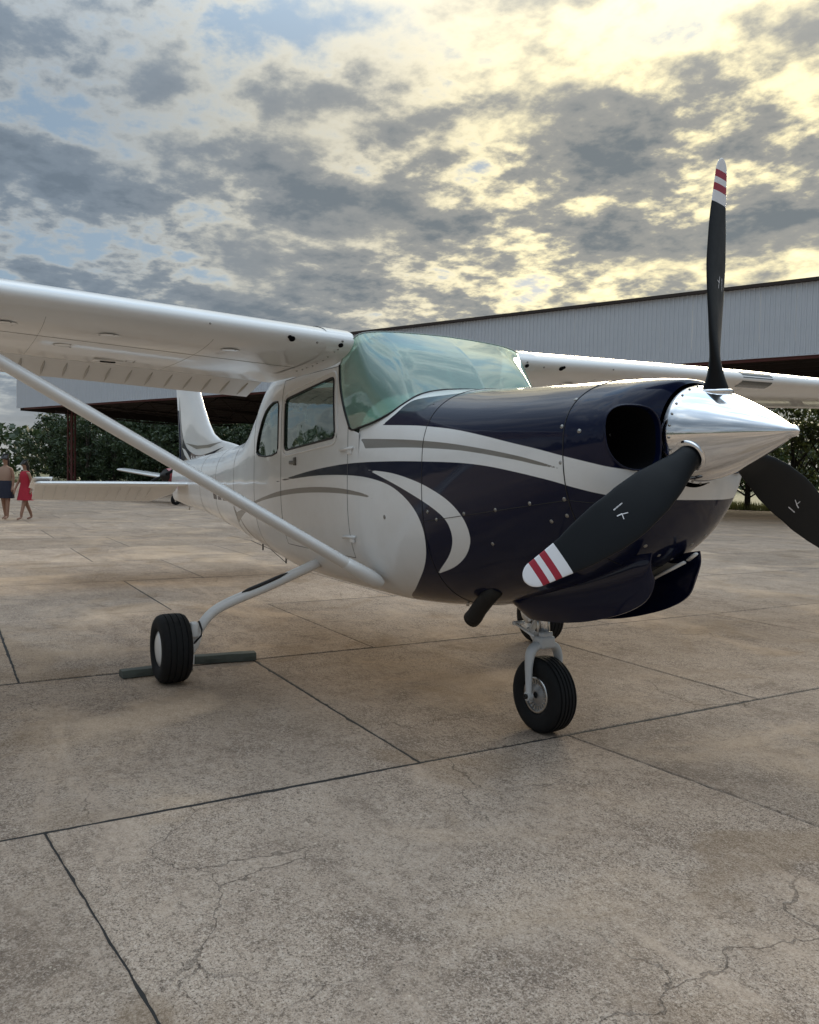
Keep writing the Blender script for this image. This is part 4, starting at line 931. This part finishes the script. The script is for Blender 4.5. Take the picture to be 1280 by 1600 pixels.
c2 = chock((-2.06, -1.10), (-2.0, -.72), .09, .046, 'longer dark grey wooden chock lying right of the near main wheel, behind its brake')

for x in (-2.63, -3.35, -4.15, -5.0): seam(ring_pts(T_FUS, x, .0003), 'skin_lap', PLANE, .0016, GREYP)
for sgn in (-1, 1):
    for y in (1.28, 2.05, 2.75): MB().tube([wpt(y, q, False, sgn, .0002) for q in np.linspace(.07, .77, 14)], .0013, 5, caps=False).build('wing_skin_lap', GREYP, PLANE)
    MB().tube([wpt(y, .30, False, sgn, .0002) for y in np.linspace(.6, 2.55, 10)], .0013, 5, caps=False).build('wing_skin_lap', GREYP, PLANE)
# ------------------------------------------------------------------ hangar
FASM = mat('grey_corrugated_steel', (.53, .56, .60), .55, .1, noise=.07, nscale=2)
RED = mat('red_oxide_steel', (.09, .022, .018), .7, noise=.35, nscale=9)
DKST = mat('dark_purlin_steel', (.035, .024, .02), .8, noise=.3, nscale=6)
ROOFU = mat('roof_sheet_underside', (.16, .125, .10), .8, noise=.2, nscale=3)
HG = empty('open_hangar', hp(0, 0), math.atan2(HD[1], HD[0]), 'long open sided hangar with grey corrugated fascia and red lattice posts', 'hangar')
Z0, Z1, HL, HDEP = 5.0, 7.08, 66.0, 14.0
# one sheet of cladding, 1 m wide, trapezoid ribs
def sheet_mesh():
    prof = []; p = .1428
    for k in range(7): x = k*p; prof += [(x, 0), (x+p*.55, 0), (x+p*.66, -.028), (x+p*.89, -.028)]
    prof.append((1.0, 0)); n = len(prof); V = [(x, y, z) for z in (0, Z1-Z0) for (x, y) in prof]; F = [(k, k+1, n+k+1, n+k) for k in range(n-1)]
    return V, F
SV, SF = sheet_mesh(); sh = None
for k in range(int(HL)):
    if sh is None: o = mk('cladding_sheet', SV, SF, FASM, HG, smooth=False); sh = o.data
    else: o = bpy.data.objects.new('cladding_sheet', sh); C.objects.link(o); o.parent = HG
    o.location = (k*1.0, random.uniform(-.002, .002), Z0+random.uniform(-.006, .006)); o.scale = (.9995, 1, 1)
MB().box((HL/2, .05, Z1+.05), (HL+.3, .34, .10)).build('ridge_flashing', DKST, HG, smooth=False)
MB().box((HL/2+.4, .10, Z0-.07), (HL-.8, .16, .09)).build('lintel_beam', RED, HG, smooth=False)
MB().box((HL/2, .02, Z0-.015), (HL, .09, .03)).build('drip_edge', FASM, HG, smooth=False)
# roof deck sheets and purlins
for k in range(int(HL/3)): MB().box((k*3+1.5, HDEP/2+.1, Z0+.42), (2.985, HDEP-.3, .05)).build('roof_sheet', ROOFU, HG, smooth=False)
for v in np.arange(.9, HDEP, 1.2): MB().box((HL/2+.3, v, Z0+.31), (HL-.7, .09, .16)).build('purlin', DKST, HG, smooth=False)
MB().box((HL/2, HDEP, Z0+.16), (HL, .12, .62)).build('rear_eaves_beam', DKST, HG, smooth=False)
MB().box((.22, HDEP/2+.1, Z0+.1), (.10, HDEP-.1, .55)).build('end_eaves_beam', DKST, HG, smooth=False)
def truss(u):
    b = MB(); zt, zb = Z0+.2, Z0-.55; N_ = 12; vs = np.linspace(.3, HDEP-.2, N_+1)
    arch = [zb+.25*abs(2*(v/HDEP)-1)**2 for v in vs]
    for i in range(N_):
        b.tube([(u, vs[i], arch[i]), (u, vs[i+1], arch[i+1])], .05, 6); b.tube([(u, vs[i], arch[i] if i % 2 else zt), (u, vs[i+1], zt if i % 2 else arch[i+1])], .03, 5)
    b.tube([(u, .3, zt), (u, HDEP-.2, zt)], .05, 6); b.build('roof_truss', DKST, HG, smooth=False)
def post(u, v, h=Z0-.2):
    b = MB(); s_ = .22
    for a in (-1, 1):
        for c_ in (-1, 1): b.box((u+a*s_, v+c_*.10, h/2), (.075, .075, h))
    n_ = 11
    for k in range(n_):
        z0, z1 = h*k/n_, h*(k+1)/n_; sg = 1 if k % 2 else -1
        for c_ in (-1, 1): b.tube([(u-sg*s_, v+c_*.1, z0), (u+sg*s_, v+c_*.1, z1)], .026, 5)
    b.build('lattice_post', RED, HG, smooth=False)
for u in (3.9, 22.5, 34.0, 49.0, 62.0): post(u, 1.3); truss(u)
for u in (16.0, 28.0, 55.0): post(u, HDEP-.4)
for u in np.arange(9.5, 60, 6.2): truss(u)

# ------------------------------------------------------------------ trees
def leaf_mat(name, a, b_, tr=.25):
    m, N, L, p = new_mat(name); out = N['Material Output']
    oi = N.new('ShaderNodeNewGeometry'); ri = oi.outputs['Random Per Island']
    mx = N.new('ShaderNodeMix'); mx.data_type = 'RGBA'; L.new(ri, mx.inputs[0]); mx.inputs[6].default_value = (*a, 1); mx.inputs[7].default_value = (*b_, 1); L.new(mx.outputs[2], p.inputs['Base Color'])
    p.inputs['Roughness'].default_value = .55; t = N.new('ShaderNodeBsdfTranslucent'); L.new(mx.outputs[2], t.inputs[0]); s = N.new('ShaderNodeMixShader'); s.inputs[0].default_value = tr
    L.new(p.outputs[0], s.inputs[1]); L.new(t.outputs[0], s.inputs[2]); L.new(s.outputs[0], out.inputs[0]); return m
LEAF = leaf_mat('dark_green_leaves', (.022, .042, .018), (.055, .085, .03)); LEAF2 = leaf_mat('olive_green_leaves', (.035, .05, .018), (.10, .12, .04), .35)
BARK = mat('dark_bark', (.045, .035, .028), .9, noise=.4, nscale=6)
def tree_meshes(seed, H, rad, zlow, nclump, nleaf, ls, m, lean=.25, squash=1.0):
    rg = np.random.default_rng(seed); b = MB(); n = 7
    bend = [rg.normal(0, .12), rg.normal(0, .12)]
    tp = [(bend[0]*t*t*H*.2, bend[1]*t*t*H*.2, H*.8*t) for t in np.linspace(0, 1, 6)]; b.tube(tp, [.13*(1-t*.8)+.015 for t in np.linspace(0, 1, 6)], 7)
    cl = []
    for k in range(nclump):
        z = rg.uniform(zlow, H); prof = math.sin(math.pi*min(1, max(0.08, (z-zlow*.4)/(H-zlow*.4)))**.8)**.6; a = rg.uniform(0, 2*math.pi); rr = rad*prof*math.sqrt(rg.uniform(.05, 1)); cl.append((rr*math.cos(a), rr*math.sin(a), z, rg.uniform(.35, .75)*rad*.42))
    for k in range(0, min(len(cl), 9)):
        c_ = cl[k]; z0 = c_[2]*rg.uniform(.3, .6); s0 = (bend[0]*.2*H*(z0/H)**2, bend[1]*.2*H*(z0/H)**2, z0); b.tube([s0, ((s0[0]+c_[0])*.55, (s0[1]+c_[1])*.55, (z0+c_[2])*.52), c_[:3]], [.05, .03, .012], 5)
    N_ = nclump*nleaf; ci = np.repeat(np.arange(nclump), nleaf); C_ = np.array(cl)[ci]
    d = rg.normal(size=(N_, 3)); d /= np.linalg.norm(d, axis=1)[:, None]; rr = C_[:, 3]*rg.uniform(.45, 1.1, N_); P = C_[:, :3]+d*rr[:, None]*[1, 1, .8]
    P[:, 2] = np.maximum(P[:, 2], .05)
    nrm = d*.7+rg.normal(size=(N_, 3))*.6; nrm /= np.linalg.norm(nrm, axis=1)[:, None]; t = np.cross(nrm, rg.normal(size=(N_, 3))); t /= np.linalg.norm(t, axis=1)[:, None]; bt = np.cross(nrm, t)
    sz = ls*rg.uniform(.6, 1.4, N_)[:, None]; V = np.stack([P-t*sz, P+bt*sz*.45, P+t*sz, P-bt*sz*.45], 1).reshape(-1, 3); F = np.arange(N_*4).reshape(-1, 4)
    tr_ = b.build('trunk', BARK, None); cr = mk('crown', V, F, m, None, smooth=False)
    return tr_, cr
def place_tree(proto, loc, s, rz, label, group, first):
    e = empty('tree', loc, rz, label, 'tree', group); e.scale = (s[0], s[0], s[1])
    for o in proto:
        if first: o.parent = e
        else: c_ = o.copy(); C.objects.link(c_); c_.parent = e
dense_p = [tree_meshes(11+i, 6.2, 2.3, .5, 60, 62, .15, LEAF) for i in range(4)]; usedd = [False]*4
sparse_p = [tree_meshes(31+i, 5.2, 2.0, 1.5, 34, 36, .13, LEAF2) for i in range(2)]; useds = [False]*2
rt = random.Random(5)
k = 0
for row, (v0, du, hs) in enumerate(((15.5, 2.7, .84), (19.5, 3.2, 1.05), (24.5, 4.0, 1.25))):
    u = -24+row*1.1
    while u < 33-row:
        i = rt.randrange(4); s = hs*rt.uniform(.85, 1.15)*(1.15 if u < -1 else 1)
        lab = 'dark green bushy tree in the dense row behind the open hangar' if u > -1.5 else 'bushy dark green tree beyond the left end of the hangar'
        place_tree(dense_p[i], hp(u, v0+rt.uniform(-.8, .8), -.06), (s*rt.uniform(.9, 1.15), s), rt.uniform(0, 6.28), lab, 'dense trees behind the hangar' if u > -1.5 else 'dense trees left of the hangar', not usedd[i]); usedd[i] = True; u += du*rt.uniform(.8, 1.2)
for row, (v0, du) in enumerate(((15.0, 2.0), (19.0, 3.0))):
    u = 33
    while u < 60:
        i = rt.randrange(2); s = rt.uniform(.9, 1.15); place_tree(sparse_p[i], hp(u, v0+rt.uniform(-.6, .6), -.06), (s, s), rt.uniform(0, 6.28), 'thin multi stemmed tree with open foliage on the right behind the propeller', 'thin trees at the right', not useds[i]); useds[i] = True; u += du*rt.uniform(.8, 1.2)
# far wood all round the airfield
def far_wood():
    rg = np.random.default_rng(3); N_ = 70000; a = rg.uniform(0, 2*math.pi, N_); hgt = 7+2.5*np.sin(a*9)+1.5*np.sin(a*23+1)+1.2*np.sin(a*57); rr = 150+rg.uniform(-8, 8, N_); z = rg.uniform(0, 1, N_)**.8*hgt
    P = np.stack([rr*np.cos(a), rr*np.sin(a), z], 1); t = rg.normal(size=(N_, 3)); t /= np.linalg.norm(t, axis=1)[:, None]; n2 = np.cross(t, rg.normal(size=(N_, 3))); n2 /= np.linalg.norm(n2, axis=1)[:, None]; s = rg.uniform(.3, .8, N_)[:, None]
    V = np.stack([P-t*s, P+n2*s*.7, P+t*s, P-n2*s*.7], 1).reshape(-1, 3); o = mk('distant_wood', V, np.arange(N_*4).reshape(-1, 4), LEAF, None, smooth=False, kind='stuff'); return o
tag(far_wood(), 'distant dark green wood all round the airfield', 'wood')
# grass fringe under the trees
def grass():
    rg = np.random.default_rng(4); N_ = 26000; u = rg.uniform(-30, 60, N_); v = 13.6+rg.uniform(0, 1, N_)**1.5*9; q = HO+HD*u[:, None]+HV*v[:, None]; h = rg.uniform(.12, .45, N_); a = rg.uniform(0, 6.28, N_); w = .03
    P = np.stack([q[:, 0], q[:, 1], np.full(N_, -.06)], 1); dx = np.stack([np.cos(a)*w, np.sin(a)*w, 0*a], 1); tp = P+np.stack([rg.normal(0, .08, N_), rg.normal(0, .08, N_), h], 1)
    V = np.stack([P-dx, P+dx, tp], 1).reshape(-1, 3); return mk('grass', V, np.arange(N_*3).reshape(-1, 3), leaf_mat('grass_blades', (.05, .07, .02), (.13, .13, .05), .3), None, smooth=False, kind='stuff')
tag(grass(), 'rough grass along the tree line behind the hangar', 'grass')

# ------------------------------------------------------------------ second aircraft, far behind the tail
BG = empty('background_aircraft', (-28.0, 6.5, 0), R(-62), 'small white low wing aircraft with red nose parked far behind the tail', 'aircraft')
BRED = mat('red_cowl_paint', (.30, .035, .045), .35, coat=.5)
Tb = [(2.1, 1.33, .82, 1.08, .25, 2, 2), (1.5, 1.42, .70, 1.08, .42, 2.4, 2.4), (.6, 1.5, .66, 1.08, .5, 2.6, 2.6), (-.4, 1.52, .66, 1.08, .52, 2.6, 2.6), (-2.0, 1.4, .75, 1.1, .36, 2.4, 2.4), (-4.6, 1.28, .98, 1.12, .07, 2, 2)]
Vb, Fb, _ = loft(Tb, np.linspace(2.1, 1.1, 8), 14); mk('cowl', Vb, Fb, BRED, BG)
Vb, Fb, _ = loft(Tb, np.linspace(1.1, -4.6, 26), 14); mk('fuselage', Vb, Fb, WPAINT, BG)
MB().lathe([(0, .24), (.03, .19), (.16, .12), (.26, .001)], (2.1, 0, 1.08), (1, 0, 0), 20).build('spinner', DARKMET, BG)
for a in (20, 200):
    d = Vector((0, math.cos(R(a)), math.sin(R(a)))); MB().tube([Vector((2.2, 0, 1.08))+d*.05, Vector((2.2, 0, 1.08))+d*.5, Vector((2.2, 0, 1.08))+d*.92], [.035, .07, .03], 8, up=(1, 0, 0), sq=.35).build('propeller_blade', PROP, BG)
Vb, Fb, _ = loft([(.75, 1.52, 1.2, 1.36, .38, 2, 2), (.2, 2.0, 1.2, 1.4, .46, 2.2, 2), (-.9, 2.02, 1.2, 1.4, .46, 2.2, 2), (-1.9, 1.5, 1.2, 1.36, .30, 2, 2)], np.linspace(.75, -1.9, 14), 12); mk('canopy', Vb, Fb, LENS, BG)
for sgn in (-1, 1):
    foil_loft('wing', [((.75, sgn*.3, .86), (-.85, sgn*.3, .84), (0, 0, 1), .2), ((.6, sgn*4.6, 1.28), (-.6, sgn*4.6, 1.27), (0, 0, 1), .13), ((.4, sgn*4.75, 1.30), (-.5, sgn*4.75, 1.29), (0, 0, 1), .04)], BG, WPAINT)
    foil_loft('tailplane', [((-3.8, sgn*.05, 1.18), (-4.6, sgn*.05, 1.18), (0, 0, 1), .07), ((-3.9, sgn*1.6, 1.2), (-4.55, sgn*1.6, 1.2), (0, 0, 1), .05)], BG, WPAINT)
    MB().tube([(.1, sgn*1.3, .9), (.12, sgn*1.34, .3)], .045, 8).build('gear_leg', WPAINT, BG); tyre((.12, sgn*1.4, .21), .21, .15, BG, (0,))
foil_loft('fin', [((-3.5, 0, 1.25), (-4.7, 0, 1.25), zy, .08), ((-4.3, 0, 2.3), (-4.95, 0, 2.3), zy, .05)], BG, WPAINT)
MB().tube([(1.6, 0, .75), (1.6, 0, .3)], .04, 8).build('nose_leg', WPAINT, BG); tyre((1.6, 0, .2), .2, .13, BG, (0,))

# ------------------------------------------------------------------ people
SKIN = mat('tan_skin', (.30, .165, .11), .6); HAIR = mat('black_hair', (.014, .011, .010), .5); DKBLUE = mat('dark_navy_cloth', (.014, .016, .032), .85, noise=.3, nscale=10); REDC = mat('red_dress_cloth', (.36, .012, .03), .8, noise=.2, nscale=8)
TANC = mat('tan_top_cloth', (.34, .22, .16), .85)
def skin_mesh(name, joints, edges, m, parent, sub=2):
    me = bpy.data.meshes.new(name); me.from_pydata([j[:3] for j in joints], edges, []); o = bpy.data.objects.new(name, me); C.objects.link(o)
    md = o.modifiers.new('skin', 'SKIN'); 
    for i, j in enumerate(joints):
        sv = me.skin_vertices[0].data[i]; rr = j[3]; sv.radius = (rr if not isinstance(rr, tuple) else rr[0], rr if not isinstance(rr, tuple) else rr[1]); sv.use_root = (i == 0)
    ss = o.modifiers.new('sub', 'SUBSURF'); ss.levels = sub; ss.render_levels = sub
    dg = bpy.context.evaluated_depsgraph_get(); ev_ = o.evaluated_get(dg); m2_ = bpy.data.meshes.new_from_object(ev_); bpy.data.objects.remove(o)
    m2_.materials.clear(); m2_.materials.append(m); m2_.polygons.foreach_set('use_smooth', [True]*len(m2_.polygons)); o = bpy.data.objects.new(name, m2_); C.objects.link(o); o.parent = parent; m2_.name = name; return o
def person(loc, rz, H, label, stride, dress):
    P_ = empty('person', loc, rz, label, 'person'); s = H/1.62
    hip = .83; sl_ = stride
    J = [(0, 0, hip, (.115, .085)), (0, 0, 1.0, (.10, .075)), (0, 0, 1.16, (.125, .08)), (0, 0, 1.30, (.12, .07)), (0, 0, 1.38, .045), (.01, 0, 1.44, .05), (.015, 0, 1.52, .078), (.01, 0, 1.58, .07)]
    E_ = [(0, 1), (1, 2), (2, 3), (3, 4), (4, 5), (5, 6), (6, 7)]
    for sg in (-1, 1):
        n0 = len(J); fx = sl_*sg
        J += [(0, sg*.08, hip-.06, .082), (fx*.45, sg*.085, .46, .055), (fx*.9-.03, sg*.085, .20, .043), (fx-.04, sg*.085, .07, .033), (fx+.10, sg*.09, .03, .026)]
        E_ += [(0, n0), (n0, n0+1), (n0+1, n0+2), (n0+2, n0+3), (n0+3, n0+4)]
        n1 = len(J); ax = -sl_*sg*.5
        J += [(0, sg*.155, 1.31, .045), (ax*.5, sg*.20, 1.08, .036), (ax+.06, sg*.20, .86, .027), (ax+.09, sg*.20, .78, .03)]
        E_ += [(3, n1), (n1, n1+1), (n1+1, n1+2), (n1+2, n1+3)]
        for f in range(5):
            fy = (f-2)*.014; J.append((ax+.10+(.02 if f == 4 else 0), sg*.20+fy*(1 if f < 4 else 1.9), .705+abs(f-1.5)*.008+(.035 if f == 4 else 0), .008)); E_.append((n1+3, len(J)-1))
    J = [(j[0]*s, j[1]*s, j[2]*s, tuple(q*s for q in j[3]) if isinstance(j[3], tuple) else j[3]*s) for j in J]
    skin_mesh('body', J, E_, SKIN, P_)
    hz = lambda *a: [(q[0]*s, q[1]*s, q[2]*s, tuple(w*s for w in q[3]) if isinstance(q[3], tuple) else q[3]*s) for q in a]
    skin_mesh('hair', hz((-.03, 0, 1.57, .088), (-.055, 0, 1.48, .072), (-.075, 0, 1.36, .055), (-.075, 0, 1.26, .03), (.02, 0, 1.615, .06)), [(0, 1), (1, 2), (2, 3), (0, 4)], HAIR, P_)
    for q in (-1, 1): MB().lathe([(0, .009*s), (.004*s, .006*s), (.005*s, .0001)], (.088*s, q*.03*s, 1.525*s), (1, 0, 0), 8).build('eye', HAIR, P_)
    MB().tube([(.085*s, 0, 1.53*s), (.105*s, 0, 1.50*s)], [.008*s, .014*s], 6).build('nose', SKIN, P_)
    def skirt(name, rows, m):
        n = 22; V = []
        for (z, rx, ry) in rows:
            for k in range(n): a = 2*math.pi*k/n; fl = 1+.05*math.sin(a*6+z*3); V.append((rx*math.cos(a)*fl*s, ry*math.sin(a)*fl*s, z*s))
        F = [(i*n+k, i*n+(k+1) % n, (i+1)*n+(k+1) % n, (i+1)*n+k) for i in range(len(rows)-1) for k in range(n)]; mk(name, V, F, m, P_, recalc=True)
    if dress: skirt('dress', [(1.36, .075, .135), (1.30, .11, .165), (1.18, .125, .17), (1.02, .11, .14), (.88, .14, .18), (.70, .17, .215), (.55, .20, .24)], REDC)
    else:
        skirt('shorts', [(1.0, .112, .142), (.86, .135, .185), (.70, .15, .205), (.55, .16, .215)], DKBLUE); skirt('top', [(1.34, .085, .145), (1.26, .115, .165), (1.14, .125, .165), (1.0, .108, .138)], DKBLUE if False else TANC)
    return P_
person((-18.45, -1.12, 0), R(-35), 1.5, 'person in a tan top and dark shorts standing at the left edge', .10, False)
person((-18.2, -.72, 0), R(-60), 1.38, 'person in a short red dress walking beside the tail', .22, True)
